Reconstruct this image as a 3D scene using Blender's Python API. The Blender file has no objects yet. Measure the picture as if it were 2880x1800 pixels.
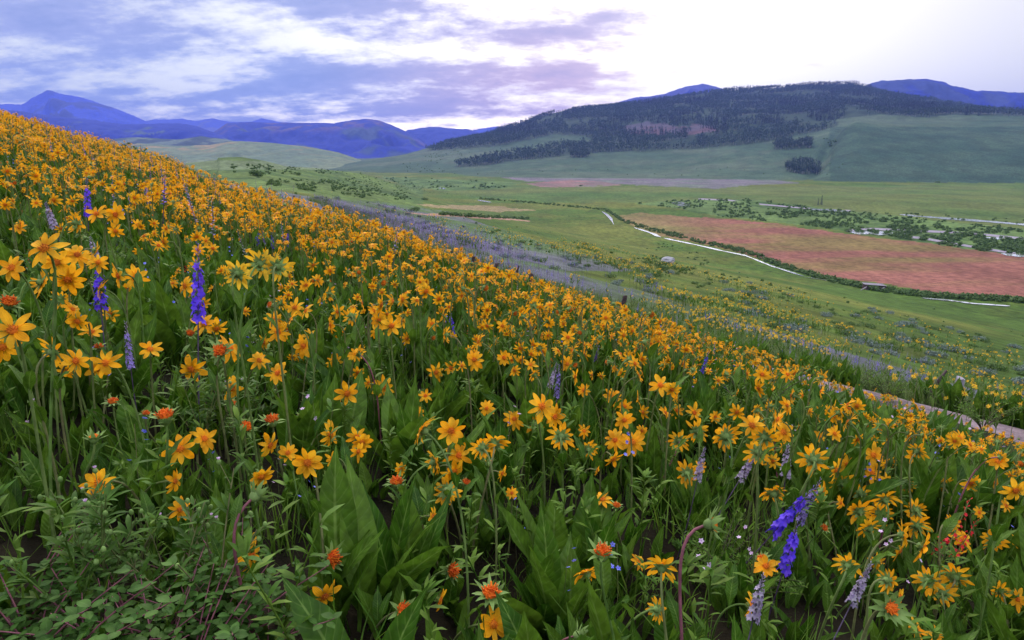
import bpy, math, random
import numpy as np
RS=np.random.RandomState
rnd=random.Random(7)
K=1024/2419.0; F=667.0; PITCH=math.radians(14.1)
CP,SP=math.cos(PITCH),math.sin(PITCH)
scene=bpy.context.scene
COL=scene.collection
# ------------------------------------------------------------------ camera maths
def ray(u,v):
    xn=(u-512)/F; yn=(v-320)/F
    return np.array([xn,CP-yn*SP,-SP-yn*CP])
def proj(x,y,z):
    D=y*CP-z*SP
    Ds=np.where(np.abs(D)<1e-3,1e-3,D)
    return 512+F*x/Ds, 320-F*(y*SP+z*CP)/Ds, D
def slope_of(v):
    yn=(np.asarray(v,float)-320)/F
    return (-SP-yn*CP)/(CP-yn*SP)
# ------------------------------------------------------------------ noise
def _hash(i,j,s):
    n=(i*374761393+j*668265263+s*982451653)&0xffffffff
    n=((n^(n>>13))*1274126177)&0xffffffff
    n=n^(n>>16)
    return (n&0xffff)/65535.0
def vn(x,y,s=0):
    x=np.asarray(x,float);y=np.asarray(y,float)
    xi=np.floor(x).astype(np.int64);yi=np.floor(y).astype(np.int64)
    fx=x-xi;fy=y-yi
    fx=fx*fx*(3-2*fx);fy=fy*fy*(3-2*fy)
    a=_hash(xi,yi,s);b=_hash(xi+1,yi,s);c=_hash(xi,yi+1,s);d=_hash(xi+1,yi+1,s)
    return (a*(1-fx)+b*fx)*(1-fy)+(c*(1-fx)+d*fx)*fy
def fbm(x,y,o=4,s=0,g=.5):
    t=0;a=1;n=0
    for k in range(o):
        t=t+a*vn(x*2**k+k*17.3,y*2**k-k*9.1,s+k);n+=a;a*=g
    return t/n
def sstep(a,b,x):
    t=np.clip((x-a)/(b-a),0,1);return t*t*(3-2*t)
# ------------------------------------------------------------------ terrain
FLOOR=-31.0
_w=np.concatenate([np.linspace(-80,4,120),np.linspace(4.05,9,200),np.linspace(9.2,170,600)])
def _sl(w):
    s=np.where(w<2.0,-.2935,np.where(w<5.45,-.45,np.where(w<5.72,-1.1,np.where(w<6.50,-.02,np.where(w<7.2,-.40,-.27)))))
    s=np.where(w>10,-.27+.042*sstep(10,40,w),s)
    s=s*(1-sstep(112,150,w)); return s
_z=np.concatenate([[0],np.cumsum((_sl(_w)[1:]+_sl(_w)[:-1])/2*np.diff(_w))])
_z=_z-np.interp(0,_w,_z)-1.1
_k=_w>10; _z10=np.interp(10,_w,_z)
_z[_k]=_z10+(_z[_k]-_z10)*((FLOOR-_z10)/(_z[-1]-_z10))
def wq(x,y): return .92*x+.392*y, -.392*x+.92*y
def xy(w,q): return .92*w-.392*q, .392*w+.92*q
def weff(x,y):
    w,q=wq(x,y)
    s_=.7*(1-sstep(12,20,q))+2.9*(1-sstep(2,12,q));w=w-s_*np.clip(w/(6.1+s_),0,1)
    return w+5.4*sstep(12,26,q)*sstep(-5,.5,w)+.12*np.sin(q*.55)+.15*np.sin(q*.23+1)
FU=[250,320,352,400,453,550,640,700,770,815,850,930,1024,1150,1400]
FC=[ # (Y,v) base, low, mid, high, ridge
 [(1300,999)]*5,
 [(1100,999),(1150,999),(1250,999),(1400,999),(1500,999)],
 [(1050,999),(1150,171.5),(1250,168.5),(1400,165.5),(1500,163.5)],
 [(930,999),(1050,173),(1200,168),(1400,160),(1600,154)],
 [(880,999),(1050,173),(1250,165),(1500,152),(1900,141)],
 [(830,999),(1000,171),(1300,157),(1700,134),(2300,113)],
 [(810,999),(980,172),(1280,152),(1750,122),(2400,101.5)],
 [(800,999),(950,172),(1250,150),(1800,114),(2500,92.5)],
 [(780,999),(930,168),(1200,144),(1700,112),(2550,87.5)],
 [(760,999),(900,168),(1120,143),(1600,112),(2600,84.5)],
 [(740,999),(840,163),(1080,124),(1550,110),(2600,84.5)],
 [(720,999),(830,158),(1080,122),(1450,115),(2250,99.5)],
 [(700,999),(800,158),(1050,121),(1400,118),(2000,113)],
 [(690,999),(800,158),(1050,121),(1400,118),(2000,116)],
 [(690,999),(800,158),(1050,121),(1400,118),(2000,118)]]
_gy=np.exp(np.linspace(math.log(600),math.log(4200),260))
_gu=np.linspace(250,1400,300)
def _buildfar():
    cols=np.zeros((len(FU),len(_gy)))
    for i,c in enumerate(FC):
        Y=[500,c[0][0]-20]; Z=[FLOOR-2,FLOOR]
        for (yy,vv) in c[0:]:
            z=FLOOR if vv==999 else slope_of(vv)*yy
            Y.append(yy+(0 if vv!=999 else 1e-3*len(Y)));Z.append(float(max(z,FLOOR)))
        Y+= [c[-1][0]*1.12,c[-1][0]*1.5,5000]; last=Z[-1]
        Z+= [last-.10*(last-FLOOR),last-.5*(last-FLOOR),FLOOR]
        if i==0: Z=[FLOOR-3]*len(Y)
        cols[i]=np.interp(_gy,Y,Z)
    g=np.zeros((len(_gu),len(_gy)))
    for j in range(len(_gy)): g[:,j]=np.interp(_gu,FU,cols[:,j])
    for it in range(5):
        g[1:-1]=(g[:-2]+2*g[1:-1]+g[2:])/4
    for it in range(3):
        g[:,1:-1]=(g[:,:-2]+2*g[:,1:-1]+g[:,2:])/4
    return g
_far=_buildfar()
def farz(x,y):
    yy=np.maximum(y,1.0)
    u=512+F*(x/yy)*1.028
    fu=np.clip((u-250)/1150*299,0,298.999)
    fy=np.clip((np.log(yy)-math.log(600))/(math.log(4200)-math.log(600))*259,0,258.999)
    i=fu.astype(int);j=fy.astype(int);a=fu-i;b=fy-j
    z=_far[i,j]*(1-a)*(1-b)+_far[i+1,j]*a*(1-b)+_far[i,j+1]*(1-a)*b+_far[i+1,j+1]*a*b
    h=np.clip((z-FLOOR)/60,0,1)
    env=h*(1-.6*sstep(.75,1,fy/259*1.6))
    n=(fbm(x/230+5,y/260,4,11)-.5)*46+(fbm(x/60,y/90,3,23)-.5)*11
    rid=-22*np.exp(-((u-(812+ (y-760)*.06))/7)**2)*np.clip((y-760)/150,0,1)*np.clip(1-(y-1150)/200,0,1)
    z=z+env*n*np.clip((y-700)/900,.12,.8)+rid*.5
    return np.where((y<600)|(u<255),FLOOR-3,z)
def T(x,y):
    x=np.asarray(x,float);y=np.asarray(y,float)
    w,q=wq(x,y);we=weff(x,y)
    z=np.interp(we,_w,_z)
    z=z+1.3*sstep(12,26,q)*sstep(-5,.5,w)*(1-sstep(75,140,q))
    A=np.where(q>25,np.where(q<60,.0045*(q-25)**2,.0045*35**2+.315*(q-60)),0)
    z=z-A*sstep(5,-4,we)*np.where(q>25,1,0)
    z=np.where((we<6)&(q>25),np.maximum(z,-6.2-.6*vn(x/25,y/25,2)),z)
    capw=sstep(45,110,q)
    cap=-4.5-.9*sstep(120,200,q)
    zc=np.where(z>cap,cap+ (z-cap)*.02,z)
    z=z*(1-capw)+zc*capw
    def ga(cx,cy,rx,ry): return np.exp(-((x-cx)/rx)**2-((y-cy)/ry)**2)
    z=z+3.2*ga(-95,300,60,80)+9.5*ga(-93,425,34,60)
    fall=1-sstep(380,640,q)
    z=FLOOR+(z-FLOOR)*fall
    hs=np.clip((z-FLOOR)/20,0,1)
    z=z+hs*sstep(40,200,y)*(fbm(x/28,y/34,3,31)-.5)*3.0
    r=np.hypot(x,y)
    onp=((we>5.5)&(we<6.75)&(q<90))
    z=z+np.where(onp,.25,1)*((fbm(x*1.1,y*1.1,3,3)-.5)*.22*np.clip(1-r/60,0,1)+ (fbm(x/9,y/9,2,5)-.5)*.5*sstep(12,40,r)*hs)
    # gentle swells of the valley floor beyond the river
    z=z+sstep(300,420,y)*(1-sstep(700,800,y))*(fbm(x/120,y/60,2,41)-.4)*3.0*np.clip((x-60)/100,0,1)*np.clip(1-hs*3,0,1)
    return np.maximum(z,farz(x,y))
_ys=np.exp(np.linspace(math.log(.4),math.log(4000),1600))
def hit(dx,dy,disp=True,off=0.0):
    u,v=(dx*K,dy*K) if disp else (dx,dy)
    d=ray(u,v); d=d/d[1]
    t=T(d[0]*_ys,_ys)+off-d[2]*_ys
    k=np.where(t>0)[0]
    i=k[0] if len(k) else len(_ys)-1
    if i>0 and len(k):
        f=t[i-1]/(t[i-1]-t[i]); Y=_ys[i-1]+f*(_ys[i]-_ys[i-1])
    else: Y=_ys[i]
    return np.array([d[0]*Y,Y,float(T(d[0]*Y,Y))])
def inpoly(px,py,poly):
    r=np.zeros(np.shape(px),bool)
    n=len(poly)
    for i in range(n):
        x0,y0=poly[i];x1,y1=poly[(i+1)%n]
        if y0==y1: continue
        c=((y0>py)!=(y1>py))&(px<(x1-x0)*(py-y0)/(y1-y0)+x0)
        r^=c
    return r
# ------------------------------------------------------------------ mesh building
class G:
    """quad soup: v (n,3), f (m,4), a (n,3)=across,along,random, mi (m)"""
    def __init__(s): s.v=[];s.f=[];s.a=[];s.m=[];s.n=0
    def add(s,v,f,a=None,mi=0):
        v=np.asarray(v,float).reshape(-1,3); f=np.asarray(f,int).reshape(-1,4)
        if a is None: a=np.zeros((len(v),3))
        s.v.append(v);s.f.append(f+s.n);s.a.append(np.asarray(a,float).reshape(-1,3))
        s.m.append(np.full(len(f),mi,int) if np.isscalar(mi) else np.asarray(mi,int));s.n+=len(v)
        return s
    def arr(s):
        if not s.v: return np.zeros((0,3)),np.zeros((0,4),int),np.zeros((0,3)),np.zeros(0,int)
        v,f,a,m=np.concatenate(s.v),np.concatenate(s.f),np.concatenate(s.a),np.concatenate(s.m)
        s.v,s.f,s.a,s.m=[v],[f],[a],[m];return v,f,a,m
    def merge(s,o,R=None,t=(0,0,0),sc=1,mi=None,rv=None):
        v,f,a,m=o.arr(); v=v*sc
        if R is not None: v=v@np.asarray(R).T
        a=a.copy()
        if rv is not None: a[:,2]=rv
        return s.add(v+np.asarray(t),f,a,m if mi is None else mi)
def mesh(name,g,mats,smooth=True):
    v,f,a,m=g.arr()
    me=bpy.data.meshes.new(name)
    me.vertices.add(len(v));me.vertices.foreach_set('co',v.astype(np.float32).ravel())
    tri=(f[:,3]==f[:,2])
    cnt=np.where(tri,3,4);st=np.concatenate([[0],np.cumsum(cnt)[:-1]])
    mask=np.ones((len(f),4),bool);mask[tri,3]=False
    idx=f.ravel()[mask.ravel()]
    me.loops.add(len(idx));me.loops.foreach_set('vertex_index',idx.astype(np.int32))
    me.polygons.add(len(f));me.polygons.foreach_set('loop_start',st.astype(np.int32))
    me.polygons.foreach_set('material_index',m.astype(np.int32))
    me.polygons.foreach_set('use_smooth',np.full(len(f),smooth))
    at=me.attributes.new('luv','FLOAT_VECTOR','POINT');at.data.foreach_set('vector',a.astype(np.float32).ravel())
    for q in mats: me.materials.append(q)
    me.update(calc_edges=True)
    return me
def tag(o,label=None,cat=None,group=None,kind=None):
    if label: o['label']=label
    if cat: o['category']=cat
    if group: o['group']=group
    if kind: o['kind']=kind
    return o
def link(name,me,parent=None,loc=None,rot=None,sc=None):
    o=bpy.data.objects.new(name,me);COL.objects.link(o)
    if parent: o.parent=parent
    if loc is not None:o.location=loc
    if rot is not None:o.rotation_euler=rot
    if sc is not None:o.scale=(sc,sc,sc) if np.isscalar(sc) else sc
    return o
def inst(G_,protos,pos,Rs,sc,rv,which):
    """merge many copies of protos"""
    for k,p in enumerate(protos):
        ix=np.where(which==k)[0]
        if not len(ix): continue
        v,f,a,m=p.arr();n=len(v)
        V=np.einsum('kij,nj->kni',Rs[ix],v)*sc[ix][:,None,None]+pos[ix][:,None,:]
        A=np.broadcast_to(a,(len(ix),n,3)).copy();A[:,:,2]=(A[:,:,2]+rv[ix][:,None])%1.0
        Fq=f[None]+(np.arange(len(ix))*n)[:,None,None]
        G_.add(V.reshape(-1,3),Fq.reshape(-1,4),A.reshape(-1,3),np.tile(m,len(ix)))
def rz(a):
    a=np.asarray(a,float);c,s=np.cos(a),np.sin(a);o=np.zeros_like(c);i=np.ones_like(c)
    return np.stack([np.stack([c,-s,o],-1),np.stack([s,c,o],-1),np.stack([o,o,i],-1)],-2)
def rx(a):
    c,s=math.cos(a),math.sin(a);return np.array([[1,0,0],[0,c,-s],[0,s,c]])
def ry(a):
    c,s=math.cos(a),math.sin(a);return np.array([[c,0,s],[0,1,0],[-s,0,c]])
def frame(n,spin=0):
    n=np.asarray(n,float);n=n/np.linalg.norm(n)
    t=np.cross([0,0,1],n)
    if np.linalg.norm(t)<1e-3:t=np.array([1,0,0])
    t=t/np.linalg.norm(t);b=np.cross(n,t)
    R=np.stack([t,b,n],1);return R@rz(spin)
def tube(pts,rad,ns=6,mi=0,rv=0,cap=True):
    pts=np.asarray(pts,float);n=len(pts);rad=np.broadcast_to(rad,(n,))
    tg=np.gradient(pts,axis=0);tg/=np.linalg.norm(tg,axis=1)[:,None]+1e-9
    ref=np.array([1,0,0.0]) if abs(tg[0][0])<.8 else np.array([0,1.0,0])
    V=[];A=[]
    for i in range(n):
        a=np.cross(tg[i],ref);a/=np.linalg.norm(a)+1e-9;b=np.cross(tg[i],a)
        for k in range(ns):
            th=2*math.pi*k/ns;V.append(pts[i]+rad[i]*(math.cos(th)*a+math.sin(th)*b));A.append((k/ns*2-1,i/(n-1),rv))
    f=[]
    for i in range(n-1):
        for k in range(ns):
            k2=(k+1)%ns;f.append((i*ns+k,i*ns+k2,(i+1)*ns+k2,(i+1)*ns+k))
    g=G();g.add(V,f,A,mi)
    if cap and ns>=4:
        b=(n-1)*ns
        ff=[(b,b+k,b+k+1,b+k+1) for k in range(1,ns-1)]
        g.f.append(np.array(ff));g.m.append(np.full(len(ff),mi))
    return g
def bez(p0,p1,p2,p3,n):
    t=np.linspace(0,1,n)[:,None]
    return (1-t)**3*p0+3*(1-t)**2*t*p1+3*(1-t)*t*t*p2+t**3*p3
def strip(cen,side,up,wid,cup,rv=0,nac=2,mi=0,curl=None):
    """ribbon along centre line; cross-section V with cup height"""
    n=len(cen);ac=np.linspace(-1,1,nac+1)
    V=cen[:,None,:]+side[:,None,:]*(ac[None,:,None]*wid[:,None,None])+up[:,None,:]*((np.abs(ac)**1.5)[None,:,None]*cup[:,None,None])
    A=np.zeros((n,nac+1,3));A[:,:,0]=ac;A[:,:,1]=np.linspace(0,1,n)[:,None];A[:,:,2]=rv
    i=np.arange(n-1)[:,None]*(nac+1)+np.arange(nac)[None]
    f=np.stack([i,i+1,i+nac+2,i+nac+1],-1).reshape(-1,4)
    return G().add(V.reshape(-1,3),f,A.reshape(-1,3),mi)
def ribbon(L,wprof,W,e0,e1,cup,n,nac=2,twist=0,rv=0,mi=0,start=0.0,side_bend=0):
    """starts at x=start going along +x with elevation angle e0 bending to e1 (about y)"""
    t=np.linspace(0,1,n);e=e0+(e1-e0)*t**1.2
    ds=L/(n-1);x=start+np.concatenate([[0],np.cumsum(np.cos(e[:-1])*ds)]);z=np.concatenate([[0],np.cumsum(np.sin(e[:-1])*ds)])
    cen=np.stack([x,side_bend*L*t*t,z],1);tw=twist*t
    up0=np.stack([-np.sin(e),0*e,np.cos(e)],1);s0=np.array([[0,1.0,0]]).repeat(n,0)
    side=s0*np.cos(tw)[:,None]+up0*np.sin(tw)[:,None];up=-s0*np.sin(tw)[:,None]+up0*np.cos(tw)[:,None]
    wid=W/2*np.interp(t,np.linspace(0,1,len(wprof)),wprof)
    return strip(cen,side,up,wid,cup*wid,rv,nac,mi)
PW=[.40,.74,.96,1,.92,.68,.16]
def head_parts(rs,npet=10,L=.034,W=.013,droop=0.0,kind='O',lod=0):
    """local +z is the face; returns petals, disc, bracts"""
    P,Dk,B=G(),G(),G()
    nn={0:7,1:4,2:3}[lod];nac={0:2,1:2,2:1}[lod]
    if kind in 'OB':
        skip=rs.rand()<.3
        th0=rs.rand()*6.3
        for i in range(npet):
            if skip and rs.rand()<.12 and lod==0: continue
            th=th0+2*math.pi*i/npet+rs.uniform(-.13,.13)
            l=L*rs.uniform(.72,1.15);e0=droop*.35+rs.uniform(-.2,.3);e1=droop+rs.uniform(-.75,.5)
            g=ribbon(l,PW if lod==0 else ([.4,.95,.95,.12] if lod==1 else [.4,1,.3]),W*rs.uniform(.72,1.15),e0,e1,rs.uniform(.1,.45),nn,nac,rs.uniform(-.5,.5) if lod<2 else 0,rs.rand(),start=.007,side_bend=rs.uniform(-.12,.12))
            P.merge(g,rz(th),(0,0,rs.uniform(-.0015,.0015)))
    # disc
    R=.0085 if kind!='S' else .0125
    h=.005 if kind!='S' else .011
    ns=8 if lod<2 else 5;rings=[(1,0),(.9,.55),(.5,.95),(.05,1)] if lod<2 else [(1,0),(.6,.9),(.05,1)]
    V=[];A=[]
    for j,(a,b) in enumerate(rings):
        for k in range(ns):
            t=2*math.pi*k/ns;V.append((R*a*math.cos(t),R*a*math.sin(t),h*b-.001));A.append((a,b,0))
    f=[(j*ns+k,j*ns+(k+1)%ns,(j+1)*ns+(k+1)%ns,(j+1)*ns+k) for j in range(len(rings)-1) for k in range(ns)]
    Dk.add(V,f,A,0)
    if lod==0:
        nf=46 if kind=='S' else 30
        for k in range(nf):
            r=R*math.sqrt((k+.5)/nf);t=k*2.4;hh=h*(1-(r/R)**2*.9)
            s=rs.uniform(.0009,.0016)*(1.5 if kind=='S' else 1);H=rs.uniform(.002,.0045)*(2.0 if kind=='S' else 1)
            c=np.array([r*math.cos(t),r*math.sin(t),hh-.001]);o=np.array([rs.uniform(-.4,.4)+.6*math.cos(t)*r/R,rs.uniform(-.4,.4)+.6*math.sin(t)*r/R,1])*H
            V=[c+(s,0,0),c+(0,s,0),c-(s,0,0),c-(0,s,0),c+o+(s*.6,0,0),c+o+(0,s*.6,0),c+o-(s*.6,0,0),c+o-(0,s*.6,0)]
            q=rs.rand();Dk.add(V,[(0,1,5,4),(1,2,6,5),(2,3,7,6),(3,0,4,7),(4,5,6,7)],[(0,1,q)]*8,0)
    # bracts + receptacle
    nb={0:13,1:7,2:4}[lod]
    Lb=.018 if kind in 'OB' else .030
    if kind=='K':Lb=.027
    for i in range(nb):
        th=2*math.pi*i/nb*1.0+rs.uniform(-.2,.2);row=i%2
        if kind=='S': e0,e1=rs.uniform(.1,.9),rs.uniform(-.9,1.1)
        elif kind=='K': e0,e1=rs.uniform(.2,.9),rs.uniform(.3,1.4)
        else: e0,e1=rs.uniform(-.5,.4),rs.uniform(-.9,.2)
        g=ribbon(Lb*rs.uniform(.7,1.25),[.8,1,.9,.55,.08],.0085 if kind!='S' else .0095,e0,e1,.3,5 if lod==0 else 3,2 if lod==0 else 1,rs.uniform(-.4,.4),rs.rand(),start=.005)
        B.merge(g,rz(th),(0,0,-.004-.002*row))
    ns=8 if lod<2 else 4;rg=[(.0025,-.014),(.007,-.011),(.0095,-.005),(.0085,.0005)]
    if kind=='S': rg=[(.0028,-.017),(.009,-.013),(.0135,-.005),(.0125,.002)]
    V=[(r*math.cos(2*math.pi*k/ns),r*math.sin(2*math.pi*k/ns),z) for r,z in rg for k in range(ns)]
    f=[(j*ns+k,j*ns+(k+1)%ns,(j+1)*ns+(k+1)%ns,(j+1)*ns+k) for j in range(3) for k in range(ns)]
    B.add(V,f,[(0.5,.3,.5)]*len(V),0)
    return P,Dk,B
LW=[.10,.10,.16,.5,.82,.98,1,.93,.76,.5,.2,.01]
LW2=[.12,.3,.66,.92,1,.95,.8,.58,.32,.02]
def leaf(rs,L=.28,W=.075,e0=1.4,e1=.9,lod=0,prof=LW,rv=None):
    n={0:12,1:6,2:4}[lod];nac={0:4,1:2,2:2}[lod]
    if lod==2: prof=[.1,.7,1,.05]
    if lod==1: prof=[.1,.45,.95,1,.6,.02]
    g=ribbon(L,prof,W,e0,e1,rs.uniform(.1,.45),n,nac,rs.uniform(-.9,.9),rs.rand() if rv is None else rv,side_bend=rs.uniform(-.15,.15))
    if lod==0:
        v,f,a,m=g.arr();v=v.copy()
        ph=rs.rand()*6;v[:,2]+=.004*np.sin(a[:,1]*22+ph)*np.abs(a[:,0]);v[:,0]+=.003*np.sin(a[:,1]*17+ph*2)*np.abs(a[:,0]);g.v=[v]
    return g
def clump(rs,n=9,lod=0,Lr=(.19,.38)):
    g=G()
    for i in range(n):
        L=rs.uniform(*Lr);th=rs.rand()*6.283;e0=rs.uniform(1.1,1.55)
        lf=leaf(rs,L,L*rs.uniform(.17,.29),e0,e0-rs.uniform(-.1,.75),lod)
        R=rz(th);g.merge(lf,R,(rs.uniform(-.05,.05),rs.uniform(-.05,.05),-.02))
    return g
# ------------------------------------------------------------------ materials
def NT(m):
    m.use_nodes=True;nt=m.node_tree;nt.nodes.clear();return nt
class N:
    def __init__(s,nt): s.nt=nt
    def __call__(s,t,_in=None,**kw):
        n=s.nt.nodes.new(t)
        for k,v in kw.items():
            setattr(n,k,v)
        if _in:
            for k,v in _in.items():
                if hasattr(v,'is_linked') or hasattr(v,'links'): s.nt.links.new(v,n.inputs[k])
                else: n.inputs[k].default_value=v
        return n
    def math(s,op,a,b=None,c=None,clamp=False):
        n=s.nt.nodes.new('ShaderNodeMath');n.operation=op;n.use_clamp=clamp
        for i,x in enumerate((a,b,c)):
            if x is None: continue
            if hasattr(x,'links'): s.nt.links.new(x,n.inputs[i])
            else:n.inputs[i].default_value=x
        return n.outputs[0]
    def ramp(s,x,a,b,c=0.0,d=1.0):
        n=s.nt.nodes.new('ShaderNodeMapRange');n.clamp=True;n.interpolation_type='SMOOTHSTEP'
        s.nt.links.new(x,n.inputs[0])
        for i,q in enumerate((a,b,c,d)): n.inputs[i+1].default_value=q
        return n.outputs[0]
    def mix(s,f,a,b,bt='MIX'):
        n=s.nt.nodes.new('ShaderNodeMix');n.data_type='RGBA';n.blend_type=bt;n.clamp_factor=True
        for i,x in ((0,f),(6,a),(7,b)):
            if hasattr(x,'links'): s.nt.links.new(x,n.inputs[i])
            else:
                n.inputs[i].default_value=x if i==0 else (*x,1)
        return n.outputs[2]
def foliage(name,c1,c2,rough=.55,trans=.25,rib=None,veins=0,grad=None,spec=.3,bump=0):
    m=bpy.data.materials.new(name);nt=NT(m);n=N(nt)
    at=n('ShaderNodeAttribute',attribute_name='luv');sp=n('ShaderNodeSeparateXYZ',{0:at.outputs['Vector']})
    oi=n('ShaderNodeObjectInfo')
    r=n.math('FRACT',n.math('ADD',sp.outputs[2],oi.outputs['Random']))
    col=n.mix(r,c1,c2)
    ab=n.math('ABSOLUTE',sp.outputs[0])
    if grad: # (colour at base, amount)
        col=n.mix(n.ramp(sp.outputs[1],0,grad[1],grad[2] if len(grad)>2 else .8,0),col,grad[0])
    hgt=None
    if rib:
        if veins:
            vv=n.math('SINE',n.math('MULTIPLY',n.math('SUBTRACT',sp.outputs[1],n.math('MULTIPLY',ab,.10)),95))
            vm=n.ramp(vv,.82,1.0,0,veins);col=n.mix(vm,col,rib)
        col=n.mix(n.ramp(ab,.03,.10,.75,0),col,rib)
    geo=n('ShaderNodeNewGeometry')
    nz=n('ShaderNodeTexNoise',{'Vector':geo.outputs['Position'],'Scale':28.0,'Detail':3.0})
    col=n.mix(.8,col,n.mix(n.ramp(nz.outputs[0],.3,.7),(.62,.62,.62),(1.3,1.3,1.3)),'MULTIPLY')
    if veins or bump:
        h=n.math('SINE',n.math('MULTIPLY',sp.outputs[0],14)) if bump else n.math('SINE',n.math('MULTIPLY',n.math('SUBTRACT',sp.outputs[1],n.math('MULTIPLY',ab,.10)),95))
        bp=n('ShaderNodeBump',{'Height':h,'Strength':.25,'Distance':.002});nrm=bp.outputs[0]
    else: nrm=None
    ins={'Base Color':col,'Roughness':rough,'Specular IOR Level':spec}
    pb=n('ShaderNodeBsdfPrincipled',ins)
    tr=n('ShaderNodeBsdfTranslucent',{'Color':col})
    if nrm is not None: nt.links.new(nrm,pb.inputs['Normal'])
    mx=n('ShaderNodeMixShader',{0:trans,1:pb.outputs[0],2:tr.outputs[0]})
    out=n('ShaderNodeOutputMaterial',{0:mx.outputs[0]})
    return m
def plain(name,c1,c2,rough=.8,scale=8,spec=.3,bump=.3,dist=.02):
    m=bpy.data.materials.new(name);nt=NT(m);n=N(nt)
    geo=n('ShaderNodeNewGeometry');nz=n('ShaderNodeTexNoise',{'Vector':geo.outputs['Position'],'Scale':float(scale),'Detail':5.0})
    col=n.mix(n.ramp(nz.outputs[0],.3,.7),c1,c2)
    bp=n('ShaderNodeBump',{'Height':nz.outputs[0],'Strength':bump,'Distance':dist})
    pb=n('ShaderNodeBsdfPrincipled',{'Base Color':col,'Roughness':rough,'Specular IOR Level':spec,'Normal':bp.outputs[0]})
    n('ShaderNodeOutputMaterial',{0:pb.outputs[0]});return m
M={}
M['petal']=foliage('petal',(.98,.385,.006),(.98,.50,.022),.6,.35,grad=((.95,.32,.0),.35,.5),spec=.15,bump=1)
M['ypetal']=foliage('yellow_petal',(.92,.50,.02),(.9,.58,.05),.6,.35,spec=.15,bump=1)
M['disc']=foliage('disc',(.55,.10,.008),(.8,.24,.01),.8,.0)
M['discr']=foliage('spent_disc',(.6,.07,.006),(.75,.2,.01),.8,.0)
M['bract']=foliage('bract',(.16,.27,.06),(.24,.36,.10),.7,.2,grad=((.12,.16,.07),.4))
M['stem']=foliage('stem',(.12,.22,.04),(.19,.18,.075),.7,.1)
M['rstem']=foliage('reddish_stem',(.22,.07,.09),(.30,.11,.14),.6,.1)
M['pstem']=foliage('purple_stem',(.07,.035,.09),(.16,.12,.2),.6,.1)
M['leaf']=foliage('broad_leaf',(.034,.100,.005),(.105,.20,.016),.5,.30,rib=(.16,.26,.05),veins=.28,spec=.22)
M['leafl']=foliage('slender_leaf',(.05,.125,.012),(.09,.18,.025),.6,.3,spec=.2)
M['grass']=foliage('grass_blade',(.06,.15,.010),(.15,.24,.03),.6,.35,spec=.2)
M['mgrass']=foliage('meadow_grass',(.10,.17,.035),(.19,.23,.085),.7,.25,spec=.1)
M['shrubl']=foliage('shrub_leaf',(.035,.10,.012),(.075,.16,.025),.6,.25,rib=(.09,.17,.04),spec=.15)
M['sage']=foliage('sage_leaf',(.12,.17,.14),(.20,.25,.22),.8,.1)
M['bush']=foliage('bush_leaf',(.06,.12,.028),(.11,.18,.045),.7,.2)
M['purple']=foliage('larkspur_floret',(.10,.045,.75),(.20,.08,.80),.6,.3)
M['lav']=foliage('lavender_floret',(.26,.19,.55),(.34,.26,.60),.6,.3)
M['greyp']=foliage('faded_floret',(.30,.22,.40),(.42,.37,.44),.7,.2)
M['red']=foliage('red_floret',(.75,.02,.02),(.8,.03,.05),.6,.2)
M['pink']=foliage('pink_floret',(.60,.32,.62),(.75,.62,.75),.6,.2)
M['blue']=foliage('blue_floret',(.12,.15,.8),(.3,.3,.85),.6,.2)
M['bark']=plain('bark',(.06,.04,.03),(.12,.09,.07),.9,6)
M['abark']=plain('aspen_bark',(.30,.30,.28),(.45,.44,.42),.9,2)
M['wood']=plain('weathered_wood',(.045,.028,.03),(.11,.075,.075),.85,14)
M['grey_wood']=plain('grey_wood',(.25,.22,.27),(.38,.34,.40),.85,6)
M['rock']=plain('rock',(.25,.24,.28),(.45,.44,.48),.9,2.5,dist=.1)
M['conif']=foliage('conifer_needles',(.022,.046,.045),(.032,.062,.055),.8,.0)
M['aspenl']=foliage('aspen_leaves',(.034,.072,.055),(.052,.10,.072),.8,.1)

# terrain material: land cover attribute broken up by noise
def terrain_mat():
    m=bpy.data.materials.new('ground');nt=NT(m);n=N(nt)
    at=n('ShaderNodeAttribute',attribute_name='cov')
    geo=n('ShaderNodeNewGeometry')
    def nz(s,d=4,vec=None):
        return n('ShaderNodeTexNoise',{'Vector':vec or geo.outputs['Position'],'Scale':s,'Detail':float(d),'Roughness':.65}).outputs[0]
    mp=n('ShaderNodeMapping',{'Vector':geo.outputs['Position'],'Scale':(1,.6,1)})
    a=nz(.05,6,mp.outputs[0]);b=nz(.6,5,mp.outputs[0]);c=nz(9,5)
    f=n.math('MULTIPLY',n.math('MULTIPLY',n.ramp(a,.3,.7,.78,1.22),n.ramp(b,.3,.7,.68,1.30)),n.ramp(c,.3,.7,.75,1.25))
    cc=n('ShaderNodeCombineColor',{0:f,1:f,2:f})
    col=n.mix(1.0,at.outputs['Color'],cc.outputs[0],'MULTIPLY')
    bp=n('ShaderNodeBump',{'Height':n.math('ADD',n.math('MULTIPLY',b,1.0),n.math('MULTIPLY',c,.08)),'Strength':.55,'Distance':.8})
    pb=n('ShaderNodeBsdfPrincipled',{'Base Color':col,'Roughness':.95,'Specular IOR Level':.1,'Normal':bp.outputs[0]})
    n('ShaderNodeOutputMaterial',{0:pb.outputs[0]});return m
M['terrain']=terrain_mat()
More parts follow.
